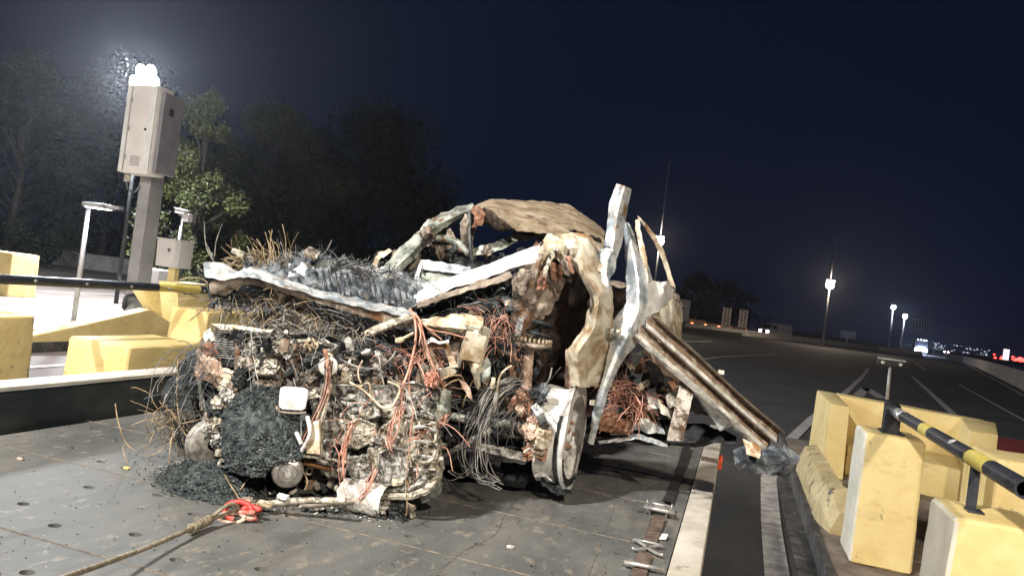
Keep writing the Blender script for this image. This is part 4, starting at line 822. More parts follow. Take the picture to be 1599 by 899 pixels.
wt('strut_tube', ptsS, .024, M['rust_pale'], n=18)
wt('strut_clip', [(812, 545, 2.83), (803, 552, 2.82), (807, 562, 2.82), (815, 560, 2.82)], .004, M['copper'])
wl_('strut_bracket', (811, 510, 2.82), (.025, .04, .07), M['silver'], amp=.15, rot=(.2, .1, .2)); wl_('strut_bracket', (813, 586, 2.83), (.018, .02, .02), M['brown_dark'], amp=.3)
wl_('strut_knob', (796, 551, 2.80), (.03, .02, .014), M['rust_pale'], amp=.3)
# ---- cream torn panel and silver blades on the right
wn_('torn_wing_panel', [[(870, 378, 2.86), (884, 396, 2.85), (896, 418, 2.84), (924, 460, 2.83), (916, 505, 2.85), (888, 548, 2.86), (889, 575, 2.87), (893, 603, 2.88)],
                        [(884, 366, 2.90), (905, 390, 2.81), (914, 428, 2.78), (936, 462, 2.76), (928, 512, 2.78), (902, 552, 2.79), (904, 580, 2.82), (906, 604, 2.84)],
                        [(902, 362, 2.93), (918, 384, 2.87), (930, 428, 2.83), (946, 458, 2.82), (944, 512, 2.83), (926, 552, 2.85), (918, 580, 2.87), (916, 604, 2.88)],
                        [(916, 366, 2.96), (930, 394, 2.94), (940, 432, 2.92), (956, 458, 2.90), (956, 508, 2.90), (948, 545, 2.92), (940, 578, 2.94), (930, 602, 2.95)]], M['cream'], amp=.010, s=7)
wn_('torn_wing_panel', [[(876, 372, 2.88), (892, 366, 2.88), (914, 365, 2.92), (926, 376, 2.96)], [(886, 388, 2.80), (900, 386, 2.80), (918, 392, 2.84), (936, 402, 2.90)], [(896, 410, 2.84), (912, 412, 2.83), (926, 420, 2.86), (944, 428, 2.90)]], M['cream'], amp=.014, s=9)
wn_('upright_blade', [[(963, 287, 3.02), (953, 314, 3.02), (950, 340, 3.02), (947, 362, 3.02), (944, 384, 3.0)], [(975, 290, 2.96), (965, 320, 2.96), (961, 342, 2.96), (958, 364, 2.96), (955, 386, 2.95)], [(985, 296, 3.0), (979, 330, 3.0), (975, 352, 3.0), (971, 380, 3.0), (963, 402, 2.98)]], M['silver'], amp=.0035, s=9)
wn_('upright_blade_foot', [[(944, 388, 3.0), (932, 400, 2.98), (928, 418, 2.94), (934, 440, 2.9), (946, 470, 2.88)], [(956, 388, 2.95), (948, 404, 2.92), (944, 424, 2.88), (946, 444, 2.86), (950, 474, 2.86)], [(965, 400, 2.98), (960, 418, 2.96), (954, 432, 2.93), (951, 450, 2.91), (954, 476, 2.9)]], M['silver'], amp=.012, s=14)
wn_('torn_wing_panel', [[(925, 372, 3.05), (940, 384, 3.02), (955, 386, 3.0)], [(925, 388, 3.03), (938, 394, 3.0), (952, 398, 2.98)]], M['taupe'], amp=.02, s=18)
wn_('twisted_blade', [[(975, 346, 3.1), (977, 390, 3.06), (979, 440, 3.02), (979, 474, 2.98), (957, 502, 2.92), (952, 542, 2.9), (944, 582, 2.9), (928, 632, 2.92), (919, 690, 2.98)],
                      [(978, 348, 3.08), (988, 394, 3.0), (996, 440, 2.94), (996, 484, 2.90), (980, 520, 2.86), (964, 556, 2.86), (950, 590, 2.88), (934, 640, 2.91), (922, 692, 2.97)],
                      [(980, 350, 3.1), (1000, 400, 3.04), (1010, 440, 2.98), (1010, 492, 2.94), (998, 530, 2.92), (970, 566, 2.90), (954, 600, 2.90), (938, 650, 2.92), (926, 694, 2.98)]], M['silver'], amp=.006, s=9)
wl_('hinge', (954, 516, 2.84), (.03, .03, .02), M['alu2'], amp=.2); wl_('hinge', (966, 517, 2.84), (.016, .02, .012), M['cream'], amp=.2)
wl_('hinge', (925, 628, 2.88), (.02, .02, .018), M['alu2'], amp=.15)
# ---- right flank
wn_('centre_pillar', [[(976, 345, 3.5), (984, 385, 3.45), (990, 420, 3.4), (992, 460, 3.35)], [(985, 350, 3.46), (996, 390, 3.41), (1003, 425, 3.36), (1006, 462, 3.32)]], M['greenmetal'], amp=.010, s=14)
wn_('door_frame', [[(991, 344, 3.8), (995, 372, 3.75), (1001, 400, 3.7), (1005, 440, 3.65)], [(998, 342, 3.78), (1003, 370, 3.73), (1010, 400, 3.68), (1013, 440, 3.63)]], M['cream'], amp=.006, s=14)
wn_('door_frame', [[(995, 336, 3.8), (1010, 350, 3.82), (1024, 368, 3.85), (1036, 390, 3.88), (1046, 420, 3.9), (1055, 448, 3.9)], [(998, 344, 3.8), (1008, 357, 3.82), (1019, 374, 3.85), (1030, 396, 3.88), (1040, 424, 3.9), (1049, 450, 3.9)]], M['cream'], amp=.006, s=14)
wn_('door_frame', [[(1034, 395, 3.95), (1040, 420, 3.97), (1043, 448, 3.98)], [(1038, 393, 3.95), (1046, 420, 3.97), (1050, 448, 3.98)]], M['taupe'], amp=.004, s=14)
wn_('window_corner', [[(1008, 400, 3.75), (1016, 425, 3.72), (1022, 445, 3.7)], [(1010, 405, 3.74), (1010, 425, 3.71), (1009, 446, 3.69)]], M['greenmetal'], amp=.006)
wn_('door_sill_top', [[(946, 434, 3.5), (985, 442, 3.5), (1020, 440, 3.6), (1055, 446, 3.8)], [(946, 444, 3.46), (985, 450, 3.46), (1020, 452, 3.55), (1056, 456, 3.75)]], M['taupe'], amp=.012)
wn_('silver_quarter', [[(992, 452, 3.06), (1012, 440, 3.10), (1040, 440, 3.18), (1052, 452, 3.3)], [(994, 470, 3.02), (1014, 462, 3.05), (1036, 458, 3.12), (1050, 464, 3.28)], [(996, 500, 3.0), (1010, 496, 3.02), (1030, 484, 3.08), (1046, 474, 3.26)]], M['wing_white'], amp=.014, s=9)
wn_('silver_quarter', [[(990, 462, 3.2), (1010, 446, 3.25), (1034, 443, 3.32), (1048, 450, 3.4)], [(988, 478, 3.12), (1008, 466, 3.16), (1032, 462, 3.24), (1047, 466, 3.35)], [(990, 500, 3.08), (1006, 494, 3.1), (1026, 482, 3.16), (1044, 476, 3.3)]], M['silver'], amp=.014, s=11)
wn_('rear_quarter', [[(1010, 490, 3.35), (1030, 474, 3.45), (1050, 466, 3.6), (1060, 474, 3.8), (1066, 484, 4.0)], [(1010, 510, 3.32), (1030, 500, 3.42), (1052, 492, 3.58), (1062, 496, 3.78), (1067, 502, 4.0)], [(1014, 545, 3.32), (1034, 540, 3.42), (1050, 535, 3.58), (1060, 532, 3.78), (1065, 530, 4.0)]], M['cream'], amp=.014, s=8)
wn_('rear_quarter', [[(1044, 462, 3.8), (1052, 450, 3.9), (1060, 466, 4.1)], [(1050, 474, 3.7), (1058, 468, 3.8), (1066, 482, 4.0)]], M['taupe'], amp=.02, s=14)
wn_('door_shell', [[(1000, 500, 3.15), (1008, 540, 3.12), (1000, 590, 3.12), (985, 640, 3.12)], [(1030, 520, 3.3), (1040, 560, 3.3), (1050, 600, 3.3), (1060, 640, 3.3)], [(1050, 540, 3.5), (1060, 570, 3.5), (1080, 610, 3.5), (1100, 650, 3.5)]], M['black'], amp=.035, s=9)
wn_('tan_lining', [[(1000, 548, 3.02), (1018, 562, 3.0), (1036, 582, 2.99), (1058, 600, 2.98)], [(1012, 545, 2.98), (1026, 556, 2.96), (1044, 574, 2.95), (1066, 592, 2.95)], [(1022, 545, 3.0), (1036, 556, 2.99), (1052, 572, 2.98), (1070, 588, 2.98)]], M['rust_pale'], amp=.012, s=16)
wn_('bracket_plate', [[(1063, 590, 2.94), (1056, 622, 2.93), (1048, 655, 2.93), (1041, 686, 2.94)], [(1088, 592, 2.93), (1080, 624, 2.92), (1073, 656, 2.92), (1066, 688, 2.93)]], M['rail_pale'], amp=.006, thick=.012)
M['dirty_plate'] = mat('dirty_plate', [(.25, .2, .16), (.5, .44, .38), (.64, .58, .52)], 14, (.5, .8), .1, .5, 50, wear=((.10, .06, .035), 16, .53), hard=.16)
[c for c in WK.children if c.name.startswith('bracket_plate')][0].data.materials[0] = M['dirty_plate']
wn_('lower_blade', [[(1083, 612, 2.98), (1105, 640, 2.98), (1124, 672, 2.98), (1140, 664, 2.98), (1156, 680, 2.98)], [(1094, 612, 2.95), (1118, 638, 2.95), (1140, 652, 2.95), (1156, 662, 2.95), (1170, 688, 2.96)]], M['silver'], amp=.008, s=14)
wn_('sill', [[(915, 668, 3.15), (950, 655, 3.2), (1000, 652, 3.2), (1050, 655, 3.18), (1100, 662, 3.12), (1150, 678, 3.05)], [(912, 688, 3.06), (950, 680, 3.1), (1000, 676, 3.1), (1045, 690, 3.08), (1100, 690, 3.04), (1150, 692, 2.98)], [(914, 692, 3.1), (950, 690, 3.14), (1000, 692, 3.14), (1045, 698, 3.12), (1100, 698, 3.08), (1150, 690, 3.02)]], M['black'], amp=.016, s=9)
wn_('sill_lip', [[(935, 688, 3.04), (965, 683, 3.05), (993, 676, 3.05), (1043, 692, 3.04)], [(936, 692, 3.03), (966, 689, 3.03), (994, 685, 3.03), (1043, 698, 3.02)]], M['silver'], amp=.008, s=16)
wn_('sill_skirt', [[(950, 660, 3.12), (985, 650, 3.12), (1030, 655, 3.12)], [(952, 676, 3.06), (990, 672, 3.06), (1040, 676, 3.06)]], M['silver'], amp=.02, s=12)
wl_('rust_heap', (958, 660, 3.10), (.16, .14, .06), M['rust'], amp=.35, cuts=9); wl_('rust_heap', (1000, 646, 3.2), (.14, .12, .06), M['roof'], amp=.35, cuts=9); wl_('rust_heap', (1030, 630, 3.2), (.12, .10, .10), M['taupe'], amp=.4, cuts=9)
wn_('torn_sheet', [[(985, 612, 3.05), (1000, 596, 3.05), (1012, 592, 3.06)], [(990, 626, 3.05), (1004, 606, 3.05), (1016, 600, 3.06)]], M['cream'], amp=.014, s=16)
wn_('torn_sheet', [[(1010, 610, 3.08), (1012, 640, 3.06)], [(1022, 604, 3.08), (1030, 636, 3.06)]], M['silver'], amp=.012, s=16)
wn_('torn_sheet', [[(1028, 622, 3.04), (1032, 645, 3.02)], [(1040, 638, 3.04), (1048, 654, 3.02)]], M['cream'], amp=.01, s=16)
wn_('torn_sheet', [[(985, 552, 3.05), (1005, 548, 3.04)], [(992, 572, 3.05), (1000, 566, 3.04)]], M['greenmetal'], amp=.012, s=16)
wl_('melted_trim', (988, 625, 3.08), (.10, .06, .13), M['black'], amp=.15)
wn_('perforated_plate', [[(1040, 618, 3.05), (1062, 600, 3.05)], [(1044, 640, 3.04), (1066, 622, 3.04)]], M['alu2'], amp=.008, holes=.55, nu=30, nv=26)
wn_('torn_flap', [[(1145, 702, 2.95), (1175, 690, 2.98), (1200, 688, 2.98), (1225, 692, 2.98), (1250, 712, 2.96)], [(1148, 724, 2.90), (1180, 712, 2.92), (1205, 710, 2.90), (1230, 716, 2.90), (1246, 726, 2.93)], [(1152, 738, 2.94), (1190, 740, 2.94), (1212, 742, 2.94), (1228, 746, 2.94), (1236, 738, 2.95)]], M['blueblack'], amp=.010, s=9)
wn_('torn_flap', [[(1160, 684, 2.95), (1178, 690, 2.94), (1190, 700, 2.93)], [(1166, 708, 2.90), (1176, 712, 2.89), (1186, 714, 2.88)]], M['cream'], amp=.008)
# ---- the bare right wheel
wc = D(897, 681, 2.93); wx = Vector((1, .03, .02)).normalized(); R1, R2 = .213, .185
prof = [(0, R1), (-.006, R1 + .003), (-.012, R1 - .001), (-.020, R2 + .010), (-.036, R2 + .002), (-.050, .186), (-.085, .188), (-.115, .190), (-.122, .192),
        (-.122, .186), (-.108, .180), (-.070, .178), (-.040, R2 - .008), (-.012, R1 - .012), (0, R1 - .008), (0, R1)]
wm = MB(); wm.lathe(prof, wc, wx, 96)
for i, v in enumerate(wm.v):
    wm.v[i] = v + Vector(noise.noise_vector(v * 9)) * .006 + Vector(noise.noise_vector(v * 30)) * .0015
M['rimwhite'] = mat('bleached_rim_steel', [(.50, .49, .47), (.80, .79, .76), (.86, .85, .83)], 6, (.5, .7), .1, .4, 40, wear=((.13, .12, .13), 4.2, .60), hard=.16)
o = adopt(wm.build('wheel_rim', M['rimwhite'])); smooth_auto(o, 40)
rimo = o
def rim_arc(t0, t1, r0, r1, a0, a1, m, name='paint_remnant'):
    v = []; f = []; n = 40
    for i in range(n):
        a = a0 + (a1 - a0) * i / (n - 1); j0 = .004 * noise.noise(Vector((i * .5, 1, 0))); j1 = .004 * noise.noise(Vector((i * .5, 5, 0)))
        for t, r in ((t0 + j0, r0), (t1 + j1, r1)):
            p = wc + wx * t + Vector((0, math.cos(a), math.sin(a))) * r; p = p + Vector(noise.noise_vector(p * 9)) * .006
            v.append(p); v.append(p - Vector((0, math.cos(a), math.sin(a))) * .002 - wx * .0005)
    for i in range(n - 1):
        k = i * 4; f += [(k, k + 2, k + 6, k + 4), (k + 1, k + 5, k + 7, k + 3), (k, k + 4, k + 5, k + 1), (k + 2, k + 3, k + 7, k + 6)]
    adopt(mesh(name, v, f, m))
rim_arc(-.034, -.019, R2 + .0045, R2 + .0135, 2.6, 4.9, M['deck_dark'])
rim_arc(.004, .004, R1 - .045, R1 - .016, 3.5, 5.2, M['deck_dark'])
rim_arc(.002, .002, .165, R1 - .004, -3.14, 3.14, M['wing_white'], 'rim_face')
dk = MB(); dk.lathe([(-.045, R2 - .006), (-.05, .155), (-.035, .135), (-.030, .10), (-.022, .075), (-.045, .06), (-.045, .03), (-.012, .028), (-.012, 0)], wc, wx, 64); dk.lathe([(-.051, R2 - .006), (-.056, .155), (-.041, .135), (-.036, .10), (-.028, .075), (-.051, .06), (-.051, 0)], wc, wx, 64)
o = dk.build('wheel_disc', M['wing_white'], smooth=True); adopt(o)
for k in range(5):
    a = k / 5 * 2 * PI; c = wc + wx * -.028 + Vector((0, math.cos(a), math.sin(a))) * .05; adopt(MB().cyl(c, c + wx * .018, .009, 6).build('wheel_nut', M['rust']))
o = wn_('tyre_remnant', [[(845, 738, 2.86), (862, 752, 2.84), (880, 758, 2.84), (893, 764, 2.86)], [(848, 756, 2.80), (866, 766, 2.78), (880, 770, 2.78), (892, 772, 2.80)]], M['char'], amp=.02, s=18)
wn_('tyre_remnant', [[(834, 742, 2.84), (846, 732, 2.84), (856, 736, 2.84)], [(836, 746, 2.8), (848, 742, 2.8), (862, 750, 2.8)]], M['rimwhite'], amp=.01, s=18)
# ---- hub, caliper, suspension
hub = D(842, 676, 2.90)
adopt(MB().lathe([(0, 0), (0, .11), (.014, .115), (.02, .06), (.05, .055), (.05, 0)], hub, wx, 30).build('brake_disc', M['rust'], smooth=True))
for (x, y, d, s, m, r) in [(812, 628, 2.80, (.07, .06, .09), 'rust', .5), (822, 640, 2.77, (.06, .05, .05), 'rust', .9), (838, 618, 2.80, (.05, .05, .06), 'char', .6), (848, 610, 2.79, (.035, .035, .05), 'blueblack', .5),
                           (833, 655, 2.76, (.055, .06, .045), 'rust_pale', .4), (842, 648, 2.74, (.07, .06, .03), 'silver', .3), (828, 672, 2.75, (.06, .06, .06), 'rust_pale', .4), (846, 682, 2.74, (.07, .06, .05), 'cream', .35), (840, 695, 2.77, (.07, .05, .05), 'rust_pale', .4), (846, 707, 2.79, (.04, .04, .05), 'rust', .5),
                           (806, 652, 2.8, (.05, .04, .04), 'alu', .5), (793, 640, 2.82, (.03, .03, .05), 'alu2', .4), (812, 640, 2.74, (.03, .03, .03), 'rust_pale', .5), (850, 665, 2.73, (.03, .02, .03), 'brown_dark', .3)]:
    wl_('knuckle_casting', (x, y, d), s, M[m], amp=r * .5, cuts=8, rot=(x * .1, y * .2, x * .3))
wt('drive_shaft', [(690, 648, 2.78), (742, 656, 2.78), (800, 663, 2.78), (830, 668, 2.8)], .017, M['alu'], n=14)
for x, y in ((798, 663), (806, 664), (814, 665), (746, 656)): adopt(MB().lathe([(0, .016), (0, .026), (.012, .028), (.014, .016)], D(x, y, 2.78), (1, .3, -.02), 18).build('shaft_collar', M['wire_grey'], smooth=True))
wt('tie_rod', [(690, 714, 2.62), (728, 692, 2.66), (766, 671, 2.72)], .0115, M['alu'], n=12)
wt('tie_rod', [(774, 674, 2.82), (800, 680, 2.80), (836, 684, 2.80)], .009, M['taupe'], n=10)
wn_('control_arm', [[(734, 690, 2.78), (762, 694, 2.76), (800, 702, 2.76), (828, 712, 2.78)], [(734, 702, 2.74), (762, 706, 2.72), (798, 714, 2.72), (822, 720, 2.74)], [(738, 706, 2.80), (764, 712, 2.78), (798, 720, 2.78), (820, 724, 2.78)]], M['alu'], amp=.008, thick=.01)
wl_('ball_joint', (826, 708, 2.76), (.04, .04, .04), M['rust'], amp=.5, cuts=8); wt('torn_cable', [(818, 706, 2.7), (828, 700, 2.7), (834, 710, 2.7), (833, 722, 2.7)], .005, M['alu2'])
wl_('subframe_block', (720, 700, 2.95), (.22, .2, .10), M['char'], amp=.2, cuts=8); wl_('subframe_block', (700, 672, 2.85), (.10, .12, .10), M['black'], amp=.3, cuts=8); wl_('subframe_block', (770, 735, 3.0), (.30, .2, .05), M['black'], amp=.3, cuts=8)
# ---- left wheel stump
lw = D(330, 622, 3.02)
lm = MB(); lm.lathe([(-.08, 0), (-.08, .14), (-.09, .15), (-.06, .195), (0, .205), (.06, .195), (.09, .15), (.08, .14), (.08, 0)], lw, Vector((.95, -.25, .05)), 60)
for i, v in enumerate(lm.v): lm.v[i] = v + Vector(noise.noise_vector(v * 11)) * .035 + Vector(noise.noise_vector(v * 34)) * .012
o = adopt(lm.build('burnt_tyre', M['char'])); smooth_auto(o, 40)
mb = MB(); rnd = random.Random(3)
for k in range(20):                                          # bare tyre cords hooping the stump
    a0 = rnd.uniform(1.3, 4.6); a1 = a0 + rnd.uniform(.5, 1.9); r = .21 + rnd.uniform(-.01, .03); off = rnd.uniform(-.09, .09); u_ = Vector((.25, .95, 0)); 
    pts = [lw + Vector((.95, -.25, .05)) * off + (u_ * math.cos(a0 + (a1 - a0) * q / 9) + Vector((0, 0, 1)) * math.sin(a0 + (a1 - a0) * q / 9)) * (r + .012 * math.sin(q)) for q in range(10)]
    mb.tube(pts, .0016, 4, False)
adopt(mb.build('tyre_cords', M['wire_grey'], None, 'stuff'))
wl_('hub_casting', (330, 575, 2.78), (.10, .06, .09), M['rust_pale'], amp=.16, cuts=9, rot=(.2, .1, .3)); wl_('hub_casting', (352, 592, 2.74), (.09, .05, .07), M['rust_pale'], amp=.15, cuts=9, rot=(.6, .1, .1)); wl_('hub_casting', (340, 548, 2.78), (.07, .05, .05), M['rust'], amp=.4, cuts=8)
wl_('hub_casting', (322, 552, 2.80), (.05, .04, .10), M['taupe'], amp=.4, cuts=8); wl_('hub_casting', (360, 604, 2.7), (.06, .05, .05), M['cream'], amp=.4, cuts=8, rot=(.4, .5, .1))
wn_('arch_strip', [[(314, 640, 2.8), (308, 600, 2.82), (310, 560, 2.84), (320, 540, 2.84), (338, 520, 2.82)], [(320, 640, 2.78), (314, 600, 2.80), (317, 562, 2.82), (326, 544, 2.82), (342, 526, 2.80)]], M['wire_grey'], amp=.008, s=20)
wn_('torn_sheet', [[(316, 520, 2.8), (330, 512, 2.8)], [(320, 536, 2.78), (336, 530, 2.78)]], M['white_ash'], amp=.01, s=20)
# radiator fins
for k in range(13):
    y = 514 + k * 3.6; wt('radiator_fin', [(334, y, 2.76), (352, y + 1.5, 2.73), (370, y + 3.5, 2.72)], .0028, M['wire_grey'], n=6)
wn_('radiator_core', [[(334, 506, 2.80), (378, 510, 2.78)], [(338, 562, 2.80), (378, 566, 2.78)]], M['brown_dark'], amp=.014)
wn_('perforated_rail', [[(330, 505, 2.70), (370, 508, 2.68), (410, 514, 2.66), (450, 517, 2.64)], [(345, 514, 2.69), (374, 515, 2.67), (410, 519, 2.65), (450, 521, 2.63)]], M['cream'], amp=.003, thick=.008)
for k in range(16):
    x = 345 + k * 6.4; y = 508.5 + k * .75; adopt(MB().cyl(D(x, y + 2.5, 2.668), D(x, y + 2.5, 2.655), .003, 6).build('rail_hole', M['black'], None))
wt('radiator_post', [(374, 515, 2.68), (372, 545, 2.66), (372, 580, 2.64)], .013, M['taupe'], n=7)
# melted pale rim along the left of the engine
for k, (x, y) in enumerate([(390, 545), (384, 565), (378, 585), (366, 605), (356, 618), (344, 628), (336, 640), (330, 655), (330, 672), (338, 662), (346, 640), (352, 668), (342, 690), (352, 700), (374, 596)]):
    wl_('melted_casting', (x, y, 2.60 + .01 * (k % 4)), (.045, .04, .05), [M['alu'], M['alu2'], M['char'], M['taupe']][k % 4], amp=.25, cuts=8, rot=(k, k * .6, k * .3), round_=.6)
o = adopt(MB().lathe([(-.03, .02), (-.03, .075), (-.02, .085), (-.012, .078), (0, .078), (.008, .085), (.02, .075), (.02, .02)], D(330, 692, 2.62), Vector((.85, -.5, 0)), 36).build('pulley', M['wire_grey'], smooth=True))
# ---- engine: dark mass behind, castings in front
for (x, y, d, s, m) in [(450, 600, 2.90, (.45, .35, .42), 'char'), (560, 620, 2.92, (.42, .40, .45), 'char'), (630, 660, 2.86, (.26, .40, .36), 'alu'), (430, 700, 2.84, (.30, .35, .14), 'char'), (620, 560, 3.0, (.45, .3, .2), 'black'), (420, 548, 2.85, (.25, .3, .12), 'char'), (540, 748, 2.82, (.5, .3, .06), 'black')]:
    wl_('engine_block', (x, y, d), s, M[m], amp=.14, cuts=14, round_=.2)
# upper engine cover (dark, fins)
for k in range(9):
    wn_('engine_cover_rib', [[(545 + k * 4, 530 + k * 2, 2.74), (600 + k * 3, 528 + k * 3.5, 2.72), (650, 540 + k * 3, 2.74)], [(545 + k * 4, 532 + k * 2, 2.72), (600 + k * 3, 531 + k * 3.5, 2.70), (650, 543 + k * 3, 2.72)]], M['blueblack'], amp=.008, thick=.004, nu=18, nv=3)
adopt(plate_px('square_cover', [(437, 606), (442, 603), (476, 605), (482, 609), (480, 624), (477, 638), (472, 641), (440, 639), (435, 634), (436, 620)], 2.425, .03, M['white_ash'], None, .006))
wn_('torn_strip', [[(505, 545, 2.50), (512, 600, 2.46), (500, 660, 2.43)], [(511, 545, 2.50), (518, 600, 2.46), (505, 660, 2.43)]], M['rust'], amp=.008, s=24)
for k in range(5): wt('wire_strand', [(520 - k * 3, 560, 2.5), (513 - k * 2, 610, 2.45), (497 - k * 3, 655, 2.42), (478 - k * 4, 700, 2.40)], .0018, M['copper'] if k % 2 else M['brown_dark'], n=5)
wt('square_cover_bead', [(432, 634, 2.44), (436, 642, 2.43), (458, 645, 2.42), (478, 644, 2.42)], .004, M['taupe'])
# U bracket
wn_('u_bracket', [[(394, 573, 2.58), (412, 574, 2.58), (438, 572, 2.58)], [(394, 584, 2.56), (412, 585, 2.56), (432, 584, 2.56)]], M['alu2'], amp=.004, thick=.012)
wn_('u_bracket', [[(398, 560, 2.58), (397, 574, 2.57)], [(406, 560, 2.58), (405, 574, 2.57)]], M['alu2'], amp=.003, thick=.012)
wn_('u_bracket', [[(418, 560, 2.58), (416, 574, 2.57)], [(434, 562, 2.58), (432, 574, 2.57)]], M['alu2'], amp=.003, thick=.012)
# rocker rail with bosses
wt('rocker_rail', [(432, 536, 2.60), (460, 533, 2.58), (490, 533, 2.57), (520, 540, 2.56)], .008, M['alu2'], n=7)
for (x, y, r) in [(484, 535, .018), (478, 540, .011), (481, 546, .012), (492, 540, .012), (514, 556, .013), (411, 546, .010), (444, 540, .010), (574, 520, .012)]:
    c = D(x, y, 2.55); adopt(MB().lathe([(0, r * .35), (0, r * .9), (-.005, r), (-.016, r), (-.016, 0)], c, -F0, 16).build('boss', M['cream'], smooth=True))
c = D(512, 572, 2.5); adopt(MB().lathe([(0, .013), (.004, .030), (-.006, .034), (-.018, .03), (-.018, .013)], c, -F0, 22).build('washer_ring', M['white_ash'], smooth=True))
# slanting plank and left uprights
wn_('slanted_strap', [[(508, 596, 2.48), (500, 630, 2.46), (490, 680, 2.43), (481, 708, 2.42)], [(520, 600, 2.46), (510, 632, 2.44), (503, 680, 2.41), (502, 709, 2.40)]], M['alu2'], amp=.006, thick=.01)
wn_('slanted_strap', [[(488, 660, 2.42), (483, 684, 2.40), (480, 707, 2.39)], [(500, 655, 2.41), (500, 684, 2.39), (501, 709, 2.38)]], M['cream'], amp=.004, thick=.01)
wt('engine_rail', [(466, 712, 2.40), (495, 713, 2.40), (520, 718, 2.40), (545, 722, 2.42)], .006, M['alu2'])
wt('engine_rail', [(474, 722, 2.44), (500, 728, 2.44), (540, 734, 2.46)], .009, M['taupe'])
# engine plate, cylinders, motor
o = adopt(MB().lathe([(-.09, 0), (-.09, .040), (-.075, .048), (-.02, .050), (-.012, .044), (-.006, .049), (.0, .045), (.004, .03), (.010, .028), (.012, .014), (.022, .012), (.022, 0)], D(449, 738, 2.36), (CAM - D(449, 738, 2.36)) + Vector((0, 0, -.5)), 40).build('alternator', M['chrome'])); smooth_auto(o, 35)
for (x, y, r, L, ax, m) in [(547, 689, .022, .09, (.9, -.3, .1), 'alu2'), (560, 668, .016, .12, (1, 0, .15), 'alu2'), (600, 640, .022, .12, (1, -.1, 0), 'alu2'), (636, 690, .02, .07, (.2, -1, .1), 'alu'), (650, 668, .018, .08, (.3, -.2, 1), 'alu'), (660, 700, .014, .10, (.9, -.2, .05), 'alu2'), (575, 640, .026, .05, (.1, -1, .1), 'alu2'), (520, 735, .02, .09, (1, -.2, 0), 'alu'), (610, 665, .017, .10, (.7, -.3, -.5), 'alu')]:
    a = Vector(ax).normalized(); o = adopt(MB().lathe([(-L / 2, 0), (-L / 2, r * .8), (-L / 2 + .006, r), (-L * .2, r), (-L * .18, r * 1.2), (-L * .08, r * 1.2), (-L * .06, r), (L / 2 - .006, r), (L / 2, r * .7), (L / 2, r * .4), (L / 2 - .01, 0)], D(x, y, 2.47), a, 22).build('engine_cylinder', M[m])); smooth_auto(o, 35)
def casting(name, poly, d0, m, cell=16, rel_=.022, drop=.10, step=2.0, seed=0, ribs=None, metric='MANHATTAN', slope=0):
    """A cast housing: blocky relief, rounded edge and side walls going back into the engine."""
    xs = [p[0] for p in poly]; ys = [p[1] for p in poly]; nx = int((max(xs) - min(xs)) / step) + 3; ny = int((max(ys) - min(ys)) / step) + 3; ins = {}; v = []; f = []
    def ed(x, y):
        if not inpoly(x, y, poly): return -1
        m_ = 99
        for i in range(len(poly)):
            ax, ay = poly[i]; bx, by = poly[i - 1]; L2 = (bx - ax) ** 2 + (by - ay) ** 2; t = max(0, min(1, ((x - ax) * (bx - ax) + (y - ay) * (by - ay)) / L2)); m_ = min(m_, math.hypot(x - ax - (bx - ax) * t, y - ay - (by - ay) * t))
        return m_
    for j in range(ny):
        for i in range(nx):
            x = min(xs) - step + i * step; y = min(ys) - step + j * step; e = ed(x, y)
            if e < 0: continue
            q = Vector((x / cell + seed * 3.7, y / cell * .9 + seed, seed * .5)) + Vector(noise.noise_vector(Vector((x, y, seed)) * .06)) * .15
            dist, pts_ = noise.voronoi(q, distance_metric=metric, exponent=2.5)
            hgt = noise.noise(Vector(pts_[0]) * 5.3 + Vector((seed, 0, 0))) * 1.3; gr_ = min(1, (dist[1] - dist[0]) * 5)
            r = -rel_ * (hgt * gr_ + .25 * gr_) - .0025 * noise.noise(Vector((x, y, 0)) * .5) + .002 * noise.noise(Vector((x, y, 3)) * .23)
            if ribs: r -= .007 * max(0, 1 - abs(((x * ribs[0] + y * ribs[1]) / ribs[2]) % 1 - .5) * 6)
            if e < 6: r -= .008
            if e < 3.2: r += .009
            if e < 1.6: r += drop
            ins[(i, j)] = len(v); v.append(D(x + noise.noise(Vector((x, y, 1)) * .2) * 1.2, y + noise.noise(Vector((x, y, 7)) * .2) * 1.2, d0 + r + slope * (x - min(xs))))
    for j in range(ny - 1):
        for i in range(nx - 1):
            q = [ins.get(k) for k in ((i, j), (i, j + 1), (i + 1, j + 1), (i + 1, j))]
            if None not in q: f.append(tuple(q))
    o = mesh(name, v, f, m); smooth_auto(o, 34); return adopt(o)
GB = [(572, 700), (590, 668), (612, 650), (650, 642), (682, 650), (691, 690), (693, 735), (680, 760), (655, 776), (600, 779), (578, 768), (570, 735)]
casting('gearbox_casting', GB, 2.43, M['alu2'], 17, .020, .12, seed=1)
casting('gearbox_cover', [(588, 706), (612, 694), (636, 700), (644, 730), (632, 758), (600, 762), (586, 742)], 2.395, M['alu'], 11, .012, .05, seed=2, ribs=(1, .15, 13))
casting('gearbox_side_cover', [(650, 652), (684, 655), (688, 700), (684, 742), (664, 748), (652, 700)], 2.405, M['alu2'], 13, .012, .05, seed=3, ribs=(.1, 1, 18))
casting('engine_front_cover', [(478, 612), (520, 596), (600, 600), (646, 592), (690, 606), (690, 655), (600, 660), (570, 705), (520, 730), (474, 722), (492, 660)], 2.50, M['alu'], 19, .030, .12, seed=4)
casting('starter_housing', [(535, 660), (560, 650), (590, 660), (590, 690), (560, 704), (536, 694)], 2.43, M['alu2'], 10, .014, .06, seed=5)
casting('intake_flange', [(560, 628), (590, 622), (598, 650), (570, 660)], 2.45, M['alu'], 9, .010, .05, seed=6)
